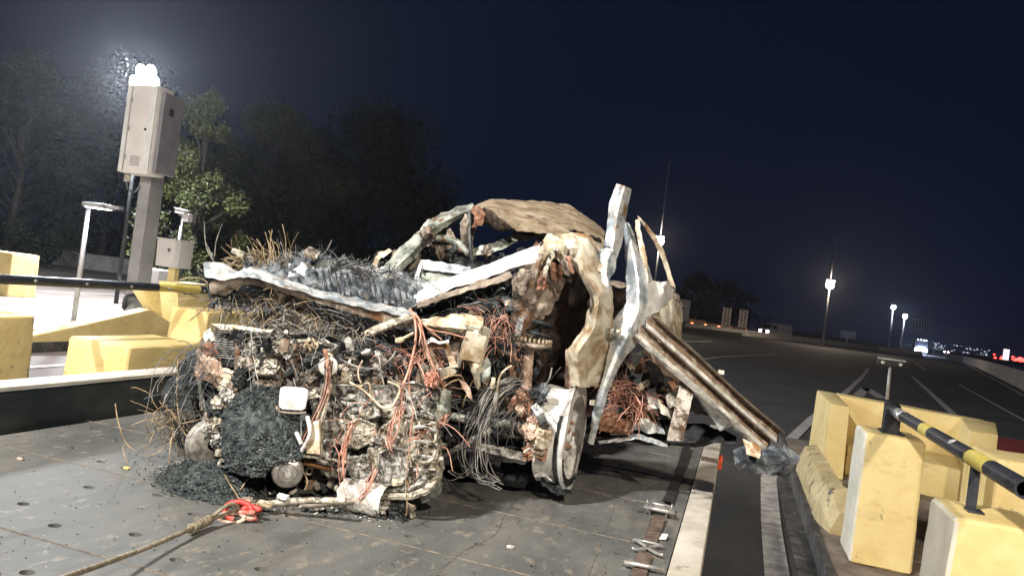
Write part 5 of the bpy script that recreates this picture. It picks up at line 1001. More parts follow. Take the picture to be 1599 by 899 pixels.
casting('cylinder_head', [(384, 556), (440, 548), (520, 552), (600, 562), (600, 606), (500, 612), (396, 606)], 2.60, M['taupe'], 20, .028, .12, seed=7)
casting('rocker_cover', [(392, 522), (440, 516), (520, 522), (540, 545), (520, 556), (400, 556)], 2.64, M['char'], 26, .020, .12, seed=8, ribs=(1, 0, 22))
casting('lower_bracket', [(540, 712), (576, 706), (584, 740), (566, 766), (548, 748)], 2.42, M['alu'], 9, .016, .05, seed=9)
casting('inner_frame_plate', [(690, 560), (730, 575), (770, 600), (800, 640), (760, 660), (700, 640)], 2.82, M['brown_dark'], 20, .025, .1, seed=10)
casting('scorched_bulkhead', [(660, 500), (790, 470), (800, 600), (720, 600), (670, 560)], 2.86, M['char'], 18, .03, .08, seed=11)
for k in range(len(GB)):
    (ax, ay), (bx, by) = GB[k], GB[(k + 1) % len(GB)]
    for q in (.25, .75):
        x, y = ax + (bx - ax) * q, ay + (by - ay) * q; x += (632 - x) * .06; y += (715 - y) * .06
        c = D(x, y, 2.415); adopt(MB().lathe([(.014, .0062), (0, .0062), (-.004, .005), (-.004, 0)], c, (c - CAM).normalized(), 6).build('bolt', M['wire_grey']))
# gearbox: ribbed casting with a flange along the bottom
gb = [(640, 650), (660, 690), (676, 740), (650, 700), (620, 720), (600, 745), (655, 755), (585, 700), (630, 760), (668, 720), (600, 765), (640, 735), (612, 692), (684, 700)]
for k, (x, y) in enumerate(gb[:0]): wl_('gearbox_casting', (x, y, 2.50 - .01 * (k % 3)), (.09 + .02 * (k % 2), .09, .085), M[['alu', 'alu2', 'alu'][k % 3]], amp=.10, cuts=11, rot=(.05 * k, .1 * k, .45 * k), s=14, round_=.08)
wn_('gearbox_flange', [[(580, 776, 2.40), (610, 779, 2.38), (640, 778, 2.37), (668, 768, 2.37), (686, 750, 2.40), (692, 728, 2.44)], [(580, 770, 2.42), (610, 773, 2.40), (638, 772, 2.39), (664, 762, 2.39), (680, 746, 2.42), (686, 726, 2.46)]], M['alu2'], amp=.006, thick=.012, s=20)
wn_('gearbox_flange', [[(588, 766, 2.42), (612, 768, 2.40), (640, 765, 2.39), (662, 755, 2.40), (676, 740, 2.43)], [(590, 760, 2.44), (614, 761, 2.42), (638, 758, 2.41), (658, 749, 2.42), (670, 736, 2.45)]], M['alu'], amp=.008, thick=.010, s=20)
for k in range(0): wt('gearbox_rib', [(600 + k * 12, 690 - k * 4, 2.44), (604 + k * 12, 722 - k * 3, 2.42), (606 + k * 12, 758 - k * 4, 2.42)], .0065, M['alu2'], n=6)
for k in range(5): wt('gearbox_rib', [(646, 645 + k * 22, 2.385), (662, 643 + k * 23, 2.375), (682, 652 + k * 21, 2.385)], .0055, M['alu'], n=6)
wn_('sump', [[(655, 772, 2.42), (676, 764, 2.42), (690, 752, 2.44)], [(658, 784, 2.45), (676, 778, 2.45), (688, 768, 2.46)]], M['greenmetal'], amp=.004, thick=.01)
wt('looped_pipe', [(671, 668, 2.40), (680, 676, 2.39), (678, 690, 2.39), (668, 694, 2.40)], .005, M['cream'])
wt('looped_pipe', [(648, 716, 2.38), (662, 722, 2.36), (675, 716, 2.36), (680, 702, 2.38)], .006, M['alu2'])
# housings on the upper right of the engine
fr4 = [((662, 540), (700, 536)), ((700, 536), (712, 570)), ((712, 572), (672, 576)), ((670, 576), (662, 540))]
wn_('lamp_housing', [[(662, 536, 2.62), (682, 534, 2.60), (700, 536, 2.62)], [(666, 544, 2.60), (684, 542, 2.58), (700, 543, 2.60)]], M['cream'], amp=.004, thick=.008)
wn_('lamp_housing', [[(664, 540, 2.61), (668, 560, 2.60), (678, 582, 2.60)], [(674, 542, 2.60), (680, 560, 2.59), (688, 576, 2.59)]], M['cream'], amp=.006, thick=.008)
wn_('lamp_housing', [[(694, 540, 2.61), (698, 556, 2.60), (704, 574, 2.60)], [(702, 538, 2.61), (708, 556, 2.60), (716, 572, 2.60)]], M['cream'], amp=.004, thick=.008)
wn_('lamp_housing', [[(678, 572, 2.60), (692, 576, 2.58), (706, 570, 2.60)], [(682, 588, 2.61), (698, 590, 2.59), (712, 580, 2.61)]], M['cream'], amp=.008, thick=.008)
wn_('lamp_recess', [[(668, 542, 2.70), (704, 540, 2.70)], [(678, 580, 2.70), (708, 572, 2.70)]], M['black'], amp=.006)
wn_('lamp_lid', [[(658, 534, 2.60), (672, 526, 2.60), (684, 532, 2.60), (700, 530, 2.60)], [(660, 539, 2.56), (674, 534, 2.56), (686, 537, 2.56), (702, 533, 2.56)]], M['white_ash'], amp=.006, s=20)
wn_('scorched_plate', [[(655, 497, 2.72), (690, 494, 2.70), (715, 488, 2.70), (755, 495, 2.72)], [(662, 508, 2.68), (695, 510, 2.64), (720, 512, 2.64), (756, 512, 2.68)], [(680, 514, 2.70), (700, 518, 2.68), (724, 522, 2.67), (756, 524, 2.7)]], M['cream'], amp=.012, s=14)
o = wl_('cream_canister', (738, 540, 2.68), (.075, .06, .10), M['cream'], amp=.06, cuts=7, rot=(.1, .12, .5), round_=.08)
o = wl_('cream_canister', (748, 532, 2.70), (.05, .05, .11), M['rail_pale'], amp=.06, cuts=7, rot=(.1, .1, .9), round_=.08)
wn_('canister_foot', [[(724, 558, 2.68), (740, 560, 2.66), (758, 554, 2.68)], [(734, 578, 2.68), (742, 582, 2.66), (752, 574, 2.68)], [(742, 604, 2.7), (746, 608, 2.7), (750, 602, 2.7)]], M['cream'], amp=.01, s=16)
wl_('canister_collar', (736, 515, 2.68), (.085, .05, .03), M['alu2'], amp=.4, cuts=8)
wn_('grey_bracket', [[(702, 520, 2.74), (718, 524, 2.72), (724, 560, 2.72)], [(698, 560, 2.74), (706, 575, 2.72), (716, 580, 2.72)]], M['taupe'], amp=.014, s=14)
wn_('leaf_bracket', [[(752, 562, 2.70), (760, 558, 2.70), (768, 566, 2.7)], [(748, 580, 2.68), (758, 590, 2.68), (766, 584, 2.68)], [(756, 600, 2.7), (760, 606, 2.7), (762, 602, 2.7)]], M['greenmetal'], amp=.010, s=20)
wn_('paddle', [[(716, 592, 2.62), (724, 596, 2.61), (734, 606, 2.60)], [(722, 604, 2.61), (730, 618, 2.60), (738, 624, 2.60)]], M['rust_pale'], amp=.008)
wl_('knob', (770, 598, 2.66), (.014, .014, .04), M['cream'], amp=.2); wl_('knob', (774, 626, 2.66), (.015, .015, .06), M['wire_grey'], amp=.3)
wn_('tank_remnant', [[(676, 610, 2.52), (690, 606, 2.51), (704, 610, 2.52)], [(672, 640, 2.50), (688, 640, 2.48), (704, 644, 2.50)], [(668, 668, 2.52), (684, 670, 2.50), (700, 662, 2.52)]], M['greenmetal'], amp=.006, s=9)
# bottom cross member and front debris
wt('cross_member', [(392, 792, 2.30), (430, 785, 2.28), (480, 781, 2.28), (540, 782, 2.28)], .011, M['alu2'], n=9)
wt('cross_member', [(470, 790, 2.34), (530, 784, 2.36), (600, 776, 2.40)], .010, M['taupe'], n=9)
wl_('cross_member_eye', (442, 775, 2.27), (.035, .02, .014), M['white_ash'], amp=.3); wl_('cross_member_eye', (414, 786, 2.28), (.05, .025, .012), M['cream'], amp=.3)
for (x0, y0, x1, y1) in [(480, 650, 471, 704), (463, 676, 470, 692)]: wt('white_prong', [(x0, y0, 2.40), (x0 + 4, (y0 + y1) / 2, 2.38), (x1, y1, 2.38)], .007, M['white_ash'])
# ---- kit of smaller pieces filling the engine bay
KIT = {'boss': 0}
def scatter(P, n, dfun, mats, seed, sz=(.02, .06)):
    rnd = random.Random(seed); xs = [p[0] for p in P]; ys = [p[1] for p in P]; k = 0
    while k < n:
        x, y = rnd.uniform(min(xs), max(xs)), rnd.uniform(min(ys), max(ys))
        if not inpoly(x, y, P): continue
        k += 1; m = M[rnd.choice(mats)]; d = dfun(x, y) + rnd.uniform(0, .12); t = rnd.random(); s = rnd.uniform(*sz); c = D(x, y, d)
        a = Vector((rnd.gauss(0, 1), rnd.gauss(0, .6), rnd.gauss(0, 1))).normalized(); rot = (rnd.uniform(0, 3), rnd.uniform(0, 3), rnd.uniform(0, 3))
        if t < .36: wl_('casting_lump', (x, y, d), (s, s * .7, s * rnd.uniform(.4, 1)), m, amp=rnd.uniform(.05, .3), cuts=5, rot=rot, round_=rnd.uniform(.0, .3))
        elif t < .50:
            o = adopt(MB().lathe([(-s / 2, 0), (-s / 2, s * .22), (-s * .2, s * .24), (-s * .2, s * .34), (0, s * .34), (0, s * .24), (s / 2, s * .2), (s / 2, s * .1), (s * .4, 0)], c, a, 14).build('threaded_stub', m)); smooth_auto(o, 35)
        elif t < .60:
            o = adopt(MB().lathe([(0, s * .22), (.004, s * .45), (-.004, s * .5), (-.012, s * .45), (-.012, s * .22), (0, s * .22)], c, (a * .6 - F0).normalized(), 18).build('ring', m)); smooth_auto(o, 35)
        elif t < .70:
            p = [c + a * s * q + Vector((rnd.gauss(0, .2), rnd.gauss(0, .2), rnd.gauss(0, .3))) * s for q in (-1.3, -.5, .5, 1.3)]
            o = adopt(MB().tube(cr(p, 12), rnd.uniform(.0035, .008), 7).build('pipe', m, smooth=True))
        else:
            b = a.orthogonal().normalized() * s * .45; e = a * s * .9; n_ = a.cross(b).normalized() * s * .35
            g_ = net('bracket', [[tuple(c - e - b), tuple(c - b * .9), tuple(c + e - b)], [tuple(c - e + n_ * .3), tuple(c + n_ * .2), tuple(c + e + n_)], [tuple(c - e + b), tuple(c + b), tuple(c + e + b + n_)]], m, None, thick=.004, nu=9, nv=7, amp=.005, s=30) if False else None
            mb = MB(); w3 = a.cross(b).normalized() * .003
            for (q0, q1, bb) in ((c - e, c, b), (c, c + e * .7 + n_ * 1.6, b)):
                mb.add([q0 - bb - w3, q0 + bb - w3, q1 + bb * .8 - w3, q1 - bb * .8 - w3, q0 - bb + w3, q0 + bb + w3, q1 + bb * .8 + w3, q1 - bb * .8 + w3], [(3, 2, 1, 0), (4, 5, 6, 7), (0, 1, 5, 4), (1, 2, 6, 5), (2, 3, 7, 6), (3, 0, 4, 7)])
            adopt(mb.build('bracket', m))
scatter([(395, 530), (520, 535), (640, 560), (700, 640), (690, 740), (560, 775), (470, 720), (500, 600), (400, 590)], 110, lambda x, y: 2.47 + max(0, (620 - y)) * .0007, ['alu', 'alu2', 'taupe', 'alu', 'char', 'taupe', 'black', 'brown_dark', 'cream'], 21, (.02, .05))
scatter([(570, 690), (690, 660), (690, 740), (660, 770), (580, 770)], 34, lambda x, y: 2.40, ['alu', 'alu2', 'alu', 'cream'], 22, (.018, .042))
scatter([(340, 520), (520, 525), (640, 560), (560, 610), (400, 590)], 60, lambda x, y: 2.55, ['char', 'taupe', 'black', 'alu', 'brown_dark'], 23, (.02, .05))
scatter([(690, 580), (800, 540), (830, 620), (850, 700), (760, 740), (700, 720)], 60, lambda x, y: 2.80, ['taupe', 'char', 'rust', 'alu', 'black', 'black'], 24, (.02, .05))
scatter([(650, 500), (800, 462), (800, 540), (660, 540)], 40, lambda x, y: 2.76, ['char', 'blueblack', 'taupe', 'cream'], 25, (.015, .04))
scatter([(955, 560), (1000, 560), (1060, 610), (1040, 650), (940, 650)], 30, lambda x, y: 3.08, ['taupe', 'black', 'rust', 'cream', 'brown_dark'], 26, (.02, .05))
scatter([(340, 700), (480, 720), (560, 760), (440, 780), (350, 760)], 26, lambda x, y: 2.40, ['char', 'taupe', 'alu2'], 27, (.012, .03))
# ---- wires
def wires(name, n, P, dfun, L, m, r, seed, drop=.3, curl=.5, parts=False, dirv=None):
    rnd = random.Random(seed); xs = [p[0] for p in P]; ys = [p[1] for p in P]; mb = MB(); k = 0
    while k < n:
        x, y = rnd.uniform(min(xs), max(xs)), rnd.uniform(min(ys), max(ys))
        if not inpoly(x, y, P): continue
        k += 1; c = D(x, y, dfun(x, y) + rnd.uniform(-.03, .06)); d = Vector((rnd.gauss(0, 1), rnd.gauss(0, .5), rnd.gauss(0, .7)))
        if dirv is not None: d = Vector(dirv) + d * .35
        d.normalize(); l = rnd.uniform(*L); pts = [c]; st = l / 9; w = Vector((rnd.gauss(0, 1), rnd.gauss(0, 1), rnd.gauss(0, 1))).normalized()
        for q in range(9):
            d = (d + w * curl * .35 * math.sin(q * rnd.uniform(.5, 1.4)) + Vector((0, 0, -drop * .18)) + Vector((rnd.gauss(0, .06), rnd.gauss(0, .06), rnd.gauss(0, .06)))).normalized(); pts.append(pts[-1] + d * st)
        for p in pts: p.z = max(p.z, DZ + .004)
        mb.tube(pts, r * rnd.uniform(.7, 1.3), 3 if not parts else 5, False)
        if parts: adopt(mb.build(name, m, smooth=True)); mb = MB()
    if not parts: adopt(mb.build(name, m, None, 'stuff'))
A_top = [(330, 400), (440, 388), (540, 404), (650, 430), (560, 460), (440, 440), (340, 420)]
A_mid = [(335, 445), (440, 450), (640, 505), (640, 530), (500, 545), (380, 510), (330, 480)]
wires('straw_on_bonnet', 150, [(350, 400), (440, 392), (480, 410), (440, 425), (360, 415)], lambda x, y: 2.92, (.04, .14), M['wire_tan'], .0013, 31, .1, .5)
wires('cord_on_bonnet', 420, [(440, 396), (540, 404), (660, 434), (560, 450), (440, 425)], lambda x, y: 2.94, (.03, .10), M['wire_dark'], .0014, 32, .2, .7)
wires('pale_cord_on_bonnet', 200, [(440, 396), (540, 404), (660, 434), (560, 450), (440, 425)], lambda x, y: 2.92, (.03, .09), M['wire_grey'], .0012, 132, .2, .7)
wires('straw_below_beam', 170, A_mid, lambda x, y: 2.74, (.06, .24), M['wire_tan'], .0013, 33, .5, .6)
wires('cord_below_beam', 420, A_mid, lambda x, y: 2.76, (.05, .22), M['wire_dark'], .0015, 34, .5, .8)
wires('pale_cord_below_beam', 260, [(440, 480), (600, 505), (580, 540), (440, 530)], lambda x, y: 2.70, (.04, .16), M['wire_grey'], .0013, 35, .5, .6)
wires('cord_behind_radiator', 70, [(360, 515), (520, 520), (520, 560), (390, 545)], lambda x, y: 2.58, (.06, .2), M['wire_grey'], .0012, 36, .3, .3)
wires('wire', 12, [(380, 540), (640, 540), (690, 640), (560, 700), (420, 600)], lambda x, y: 2.46, (.08, .24), M['wire_grey'], .0022, 37, .8, .5, True)
wires('wire', 16, [(480, 600), (640, 600), (690, 700), (560, 760)], lambda x, y: 2.42, (.05, .14), M['wire_grey'], .0015, 38, .8, .5, True)
wires('copper_wire', 36, [(560, 620), (700, 560), (700, 700), (600, 760), (500, 700)], lambda x, y: 2.42, (.05, .17), M['copper'], .0015, 39, 1.2, .4, True)
wires('copper_strands', 130, [(600, 540), (690, 540), (700, 620), (620, 640)], lambda x, y: 2.56, (.04, .14), M['copper'], .0012, 40, .6, .8)
wires('copper_strands', 160, [(710, 500), (800, 475), (800, 540), (720, 560)], lambda x, y: 2.74, (.03, .11), M['copper'], .0011, 41, .8, .6)
wires('cord_behind_canister', 300, [(680, 486), (800, 452), (800, 560), (760, 560), (700, 510)], lambda x, y: 2.80, (.04, .16), M['wire_dark'], .0015, 42, .5, .8)
wires('cord_in_engine', 220, [(380, 540), (640, 540), (690, 740), (560, 770), (420, 600)], lambda x, y: 2.50, (.03, .13), M['wire_dark'], .0014, 43, .5, .8)
wires('hub_wire', 120, [(700, 620), (840, 600), (840, 640), (740, 680)], lambda x, y: 2.74, (.06, .2), M['wire_dark'], .0013, 44, .5, .6)
wires('copper_strands', 150, [(950, 590), (1010, 600), (1000, 650), (955, 640)], lambda x, y: 3.02, (.05, .16), M['copper'], .0013, 45, .6, .7)
wires('cord_at_left_wheel', 110, [(268, 570), (320, 530), (360, 600), (330, 680), (275, 680)], lambda x, y: 2.72, (.05, .22), M['wire_dark'], .0014, 46, .8, .5)
wires('straw_at_left_wheel', 40, [(235, 635), (300, 640), (300, 675), (240, 670)], lambda x, y: 2.78, (.08, .22), M['wire_tan'], .0014, 47, .3, .8)
# upright strands sticking out of the bonnet edge
for pts, m in [([(336, 412, 2.75), (322, 385, 2.75), (319, 345, 2.75)], 'wire_grey'), ([(333, 404, 2.75), (323, 382, 2.75), (321, 380, 2.75)], 'wire_grey'), ([(335, 400, 2.75), (338, 375, 2.75), (347, 350, 2.75)], 'wire_grey'),
               ([(422, 408, 2.8), (420, 385, 2.8), (414, 362, 2.8)], 'wire_tan'), ([(424, 408, 2.8), (422, 380, 2.8), (425, 358, 2.8)], 'wire_tan'), ([(428, 408, 2.8), (425, 390, 2.8), (417, 374, 2.8)], 'wire_tan'), ([(432, 404, 2.8), (426, 380, 2.8), (421, 371, 2.8)], 'wire_tan'), ([(436, 402, 2.8), (434, 385, 2.8), (427, 377, 2.8)], 'wire_tan'),
               ([(446, 404, 2.85), (446, 375, 2.85), (441, 350, 2.85)], 'wire_tan'), ([(444, 398, 2.85), (441, 385, 2.85), (438, 378, 2.85)], 'wire_grey'), ([(394, 408, 2.8), (390, 395, 2.8), (386, 384, 2.8)], 'wire_grey'), ([(316, 424, 2.72), (312, 420, 2.72), (308, 417, 2.72)], 'wire_grey'),
               ([(492, 402, 2.86), (508, 394, 2.85), (518, 375, 2.85)], 'wire_grey'), ([(522, 412, 2.9), (530, 405, 2.9), (539, 397, 2.9)], 'wire_grey'), ([(545, 416, 2.95), (552, 412, 2.95), (560, 404, 2.95)], 'wire_grey'), ([(415, 410, 2.8), (412, 398, 2.8), (411, 386, 2.8)], 'wire_tan')]:
    wt('wire', pts, .0017, M[m], n=5)
# the copper trunk with its branches, the tan hose, the hoops by the hub
wt('copper_trunk', [(640, 482, 2.60), (648, 500, 2.56), (649, 530, 2.52), (642, 565, 2.47), (634, 590, 2.44), (624, 612, 2.42), (613, 636, 2.40)], .0045, M['copper'], n=8)
for k, p in enumerate([[(640, 484, 2.6), (655, 500, 2.56), (660, 530, 2.55), (664, 560, 2.54)], [(642, 484, 2.6), (660, 506, 2.58), (690, 530, 2.6)], [(641, 483, 2.6), (656, 515, 2.55), (654, 540, 2.52)], [(644, 486, 2.6), (668, 512, 2.6), (700, 520, 2.62), (730, 528, 2.64)], [(648, 560, 2.5), (660, 580, 2.48), (668, 610, 2.46)], [(644, 570, 2.48), (638, 600, 2.45), (645, 640, 2.42), (640, 680, 2.4)], [(656, 500, 2.56), (672, 560, 2.5), (690, 600, 2.48)]]):
    wt('copper_branch', p, .0026 if k else .005, M['copper'], n=6)
wl_('copper_knot', (674, 592, 2.46), (.035, .03, .04), M['copper'], amp=.5, cuts=10)
wt('copper_bundle', [(545, 665, 2.42), (540, 690, 2.40), (535, 715, 2.39), (538, 745, 2.38)], .003, M['copper'], n=7); wt('copper_bundle', [(541, 700, 2.39), (536, 720, 2.38), (536, 742, 2.37)], .0026, M['copper'], n=7)
wt('copper_bundle', [(624, 640, 2.40), (622, 670, 2.39), (612, 690, 2.38)], .0025, M['copper'], n=7); wt('copper_bundle', [(583, 745, 2.38), (578, 758, 2.36), (572, 770, 2.36)], .002, M['copper'], n=7)
wt('copper_arc', [(566, 563, 2.5), (560, 575, 2.47), (560, 588, 2.46), (564, 598, 2.46)], .003, M['rust_pale'], n=8)
wt('tan_hose', [(547, 597, 2.46), (566, 608, 2.43), (582, 622, 2.41), (594, 634, 2.40), (604, 637, 2.40), (614, 632, 2.40), (625, 608, 2.42), (618, 600, 2.43), (606, 596, 2.44)], .0042, M['cream'], n=9)
wt('tan_hose', [(620, 532, 2.48), (634, 526, 2.48), (645, 520, 2.5)], .005, M['cream'], n=8); wl_('hose_end', (624, 531, 2.48), (.03, .018, .018), M['cream'], amp=.2, round_=.7, rot=(0, -.3, 0))
wt('pale_cable', [(530, 560, 2.5), (560, 573, 2.48), (590, 574, 2.47), (610, 560, 2.5), (618, 548, 2.52)], .0035, M['wire_grey'], n=7)
rnd = random.Random(55)
for base, cnt in (([(812, 598, 2.72), (780, 604, 2.70), (756, 636, 2.66), (740, 676, 2.62), (732, 712, 2.60), (738, 742, 2.58), (766, 752, 2.58)], 10), ([(822, 596, 2.72), (800, 594, 2.70), (775, 610, 2.68), (760, 645, 2.64), (757, 690, 2.62), (764, 735, 2.60), (782, 752, 2.60)], 7), ([(790, 606, 2.7), (765, 640, 2.68), (750, 672, 2.66), (744, 720, 2.64), (720, 748, 2.64), (696, 740, 2.64)], 4)):
    for k in range(cnt):
        ox, oy = rnd.gauss(0, 7), rnd.gauss(0, 6); wt('wire_hoop', [(x + ox + rnd.gauss(0, 3.5), y + oy + rnd.gauss(0, 3), d + rnd.gauss(0, .02)) for x, y, d in base], .0013, M[rnd.choice(['wire_grey', 'wire_grey', 'wire_dark'])], n=5, res=30)
wt('wire', [(774, 620, 2.68), (780, 590, 2.66), (788, 578, 2.66), (799, 571, 2.66)], .004, M['cream'], n=6); wt('wire', [(850, 604, 2.7), (858, 590, 2.7), (862, 574, 2.7)], .003, M['wire_grey'], n=6)
for p in [[(676, 600, 2.5), (700, 588, 2.5), (718, 586, 2.52), (724, 594, 2.54)], [(690, 606, 2.5), (705, 596, 2.52), (718, 592, 2.55)], [(720, 640, 2.7), (735, 600, 2.68), (745, 590, 2.68)]]: wt('wire', p, .003, M['wire_tan'], n=6)
for p in [[(180, 630, 2.75), (185, 660, 2.72), (196, 690, 2.70), (210, 703, 2.70)], [(191, 698, 2.66), (196, 715, 2.64), (202, 728, 2.62)], [(240, 660, 2.75), (263, 640, 2.75), (280, 664, 2.72), (315, 714, 2.6)], [(281, 664, 2.72), (268, 685, 2.68), (264, 722, 2.62)], [(281, 660, 2.72), (276, 620, 2.78), (278, 560, 2.84)], [(278, 662, 2.72), (310, 655, 2.7), (330, 645, 2.7)], [(235, 665, 2.8), (245, 640, 2.8), (262, 632, 2.8)], [(350, 740, 2.38), (362, 760, 2.33), (372, 776, 2.3), (374, 792, 2.28)], [(402, 724, 2.4), (388, 745, 2.38), (375, 765, 2.34)], [(303, 688, 2.62), (315, 702, 2.6), (326, 712, 2.6)], [(634, 740, 2.36), (634, 770, 2.34), (636, 790, 2.32), (634, 805, 2.32)], [(636, 785, 2.32), (648, 790, 2.3)], [(470, 730, 2.4), (480, 750, 2.38), (476, 765, 2.36)]]:
    wt('wire', p, .0022, M['wire_tan'], n=5)

rnd = random.Random(77)
for (P0) in ([(545, 660, 2.42), (540, 690, 2.40), (535, 715, 2.39), (538, 748, 2.38)], [(628, 600, 2.42), (622, 640, 2.40), (612, 672, 2.385), (606, 700, 2.38)], [(700, 650, 2.5), (686, 660, 2.46), (672, 668, 2.40), (640, 690, 2.385)], [(586, 735, 2.40), (578, 756, 2.37), (572, 772, 2.36), (560, 780, 2.35)]):
    for k in range(9):
        wt('copper_strand', [(x + rnd.gauss(0, 4), y + rnd.gauss(0, 5), d + rnd.uniform(-.01, .02)) for x, y, d in P0], .0011, M['copper'], n=4, res=12)
# ================================================================== THINGS LYING ON THE DECK
# ash heap in and under the engine
def chunks(n, seed, f, m, name, s=(.004, .012), kind='stuff', flat=None):
    flat = (.35 if m is M['flake'] else 1) if flat is None else flat
    rnd = random.Random(seed); v = []; fs = []; k = 0
    while k < n:
        p = f(rnd)
        if p is None: continue
        k += 1; r = rnd.uniform(*s); i = len(v)
        for q in ((1, rnd.uniform(-.4, .4), -.4 * flat), (rnd.uniform(-.7, 0), .87, -.4 * flat), (-.5, rnd.uniform(-1, -.4), -.4 * flat), (rnd.uniform(-.6, .6), rnd.uniform(-.6, .6), rnd.uniform(.3, 1.0) * flat)):
            a = rnd.uniform(.6, 1.3) * r; v.append(p + Vector(q) * a + Vector((rnd.gauss(0, .2), rnd.gauss(0, .2), 0)) * r)
        fs += [(i, i + 1, i + 3), (i + 1, i + 2, i + 3), (i + 2, i, i + 3), (i, i + 2, i + 1)]
    return mesh(name, v, fs, m, None, kind)
# mound = height field in the plane of the engine front, leaning against it
ASH = [(348, 640), (372, 612), (400, 600), (432, 604), (440, 640), (470, 660), (480, 700), (470, 716), (430, 720), (412, 745), (372, 738), (350, 715), (345, 680)]
def ash_depth(x, y): return 2.50 - (y - 620) * .0011
rnd = random.Random(5)
rows = [[(366, 616, 2.62), (396, 592, 2.64), (436, 598, 2.64), (476, 646, 2.62)], [(344, 650, 2.50), (390, 650, 2.44), (440, 650, 2.44), (486, 670, 2.50)], [(344, 695, 2.46), (390, 700, 2.36), (440, 696, 2.38), (484, 700, 2.46)], [(350, 730, 2.44), (390, 745, 2.30), (420, 735, 2.34), (450, 720, 2.44)]]
o = wn_('ash_in_engine', rows, M['ash'], amp=.02, s=18, nu=70, nv=70, thick=.004); o['kind'] = 'stuff'
def f1(r):
    x, y = r.uniform(345, 485), r.uniform(600, 745)
    if not inpoly(x, y, ASH): return None
    u, w = (x - 350) / 130, (y - 604) / 130
    d = 2.60 - .24 * min(1, w * 1.1) - .05 * math.sin(PI * min(1, max(0, u))) + r.uniform(-.012, .012)
    return D(x, y, d)
o = adopt(chunks(5200, 2, f1, M['ash'], 'ash_clods', (.003, .008)))
o = adopt(chunks(160, 3, f1, M['flake'], 'pale_flakes_in_ash', (.002, .005)))
DP = [(250, 760), (262, 735), (300, 725), (345, 715), (420, 720), (470, 760), (430, 776), (400, 785), (372, 792), (330, 785), (280, 776)]
PL = [G(x, y, DZ) for x, y in DP]
nx = ny = 70; x0, x1 = min(p.x for p in PL) - .05, max(p.x for p in PL) + .05; y0, y1 = min(p.y for p in PL) - .05, max(p.y for p in PL) + .12
P2 = [(p.x, p.y) for p in PL]
def edge(x, y):
    if not inpoly(x, y, P2): return 0
    m_ = 9
    for i in range(len(P2)):
        a = Vector((*P2[i], 0)); b = Vector((*P2[i - 1], 0)); p = Vector((x, y, 0)); t = max(0, min(1, (p - a).dot(b - a) / (b - a).length_squared)); m_ = min(m_, (p - a - (b - a) * t).length)
    return m_
vs = []; fs = []
for j in range(ny):
    for i in range(nx):
        x = x0 + (x1 - x0) * i / (nx - 1); y = y0 + (y1 - y0) * j / (ny - 1); e = edge(x, y)
        h = min(.05, e * .45) * (1 + .5 * noise.noise(Vector((x * 14, y * 14, 0)))) + (.006 * noise.noise(Vector((x * 60, y * 60, 2))) if e > 0 else -.004)
        vs.append((x, y, DZ + h))
for j in range(ny - 1):
    for i in range(nx - 1): fs.append((j * nx + i, j * nx + i + 1, (j + 1) * nx + i + 1, (j + 1) * nx + i))
heap = mesh('ash_heap', vs, fs, M['ash'], None, 'stuff', True)
def f2(r):
    x, y = r.uniform(x0, x1), r.uniform(y0, y1); e = edge(x + r.gauss(0, .02), y + r.gauss(0, .02))
    return Vector((x, y, DZ + min(.05, e * .45) + r.uniform(0, .008))) if e > 0 else None
chunks(5200, 4, f2, M['ash'], 'ash_clods', (.003, .008))
def near(px, py, sx, sy, z=DZ + .004): return lambda r: G(px + r.gauss(0, sx), py + r.gauss(0, sy), z)
chunks(150, 6, near(300, 728, 24, 8), M['flake'], 'white_ash_flakes', (.002, .006)); chunks(260, 7, near(280, 728, 36, 12), M['ash'], 'ash_clods', (.002, .006))
chunks(220, 8, near(560, 795, 60, 7), M['ash'], 'ash_clods', (.003, .009)); chunks(120, 9, near(595, 800, 22, 7), M['flake'], 'white_ash_flakes', (.002, .006)); chunks(90, 10, near(480, 790, 40, 6), M['alu2'], 'scorched_crumbs', (.003, .008))
def f3(r): p = Vector((r.uniform(-2.55, -.25), r.uniform(1.2, 4.2), DZ + .003)); return p
chunks(1500, 11, f3, M['ash'], 'ash_crumbs', (.0015, .004)); chunks(160, 12, f3, M['flake'], 'white_crumbs', (.0015, .0035))
# the torn white canister on the deck
cb_ = G(566, 800, DZ); t = thing('canister_fragment', 'cracked whitish metal canister shell lying on the deck in front of the engine', 'metal scrap', (cb_.x, cb_.y, DZ))
axd = (R0 * .96 + F0 * -.25).normalized(); up = Vector((0, 0, 1)); sd_ = axd.cross(up)
vs = []; fs = []; nu, nv = 30, 26
for k in range(2):
    for j in range(nv):
        a = -.9 + j / (nv - 1) * 4.2
        for i in range(nu):
            s_ = (i / (nu - 1) - .5) * .15; r = .050 - (.0025 if k else 0) + .0035 * noise.noise(Vector((s_ * 30, a * 2, 1))); c = Vector((0, 0, .047)) + axd * (s_ + .008 * noise.noise(Vector((a * 3, i, 0))) * (i in (0, nu - 1)))
            vs.append(c + (sd_ * math.cos(a) + up * math.sin(a)) * r * (1 + .12 * (j / nv)))
K = nu * nv
for j in range(nv - 1):
    for i in range(nu - 1): q = (j * nu + i, j * nu + i + 1, (j + 1) * nu + i + 1, (j + 1) * nu + i); fs.append(q); fs.append(tuple(x + K for x in reversed(q)))
for i in range(nu - 1): fs.append((i, i + K, i + 1 + K, i + 1)); b_ = (nv - 1) * nu; fs.append((b_ + i, b_ + i + 1, b_ + i + 1 + K, b_ + i + K))
for j in range(nv - 1): fs.append((j * nu, (j + 1) * nu, (j + 1) * nu + K, j * nu + K)); e_ = nu - 1; fs.append((j * nu + e_, j * nu + e_ + K, (j + 1) * nu + e_ + K, (j + 1) * nu + e_))
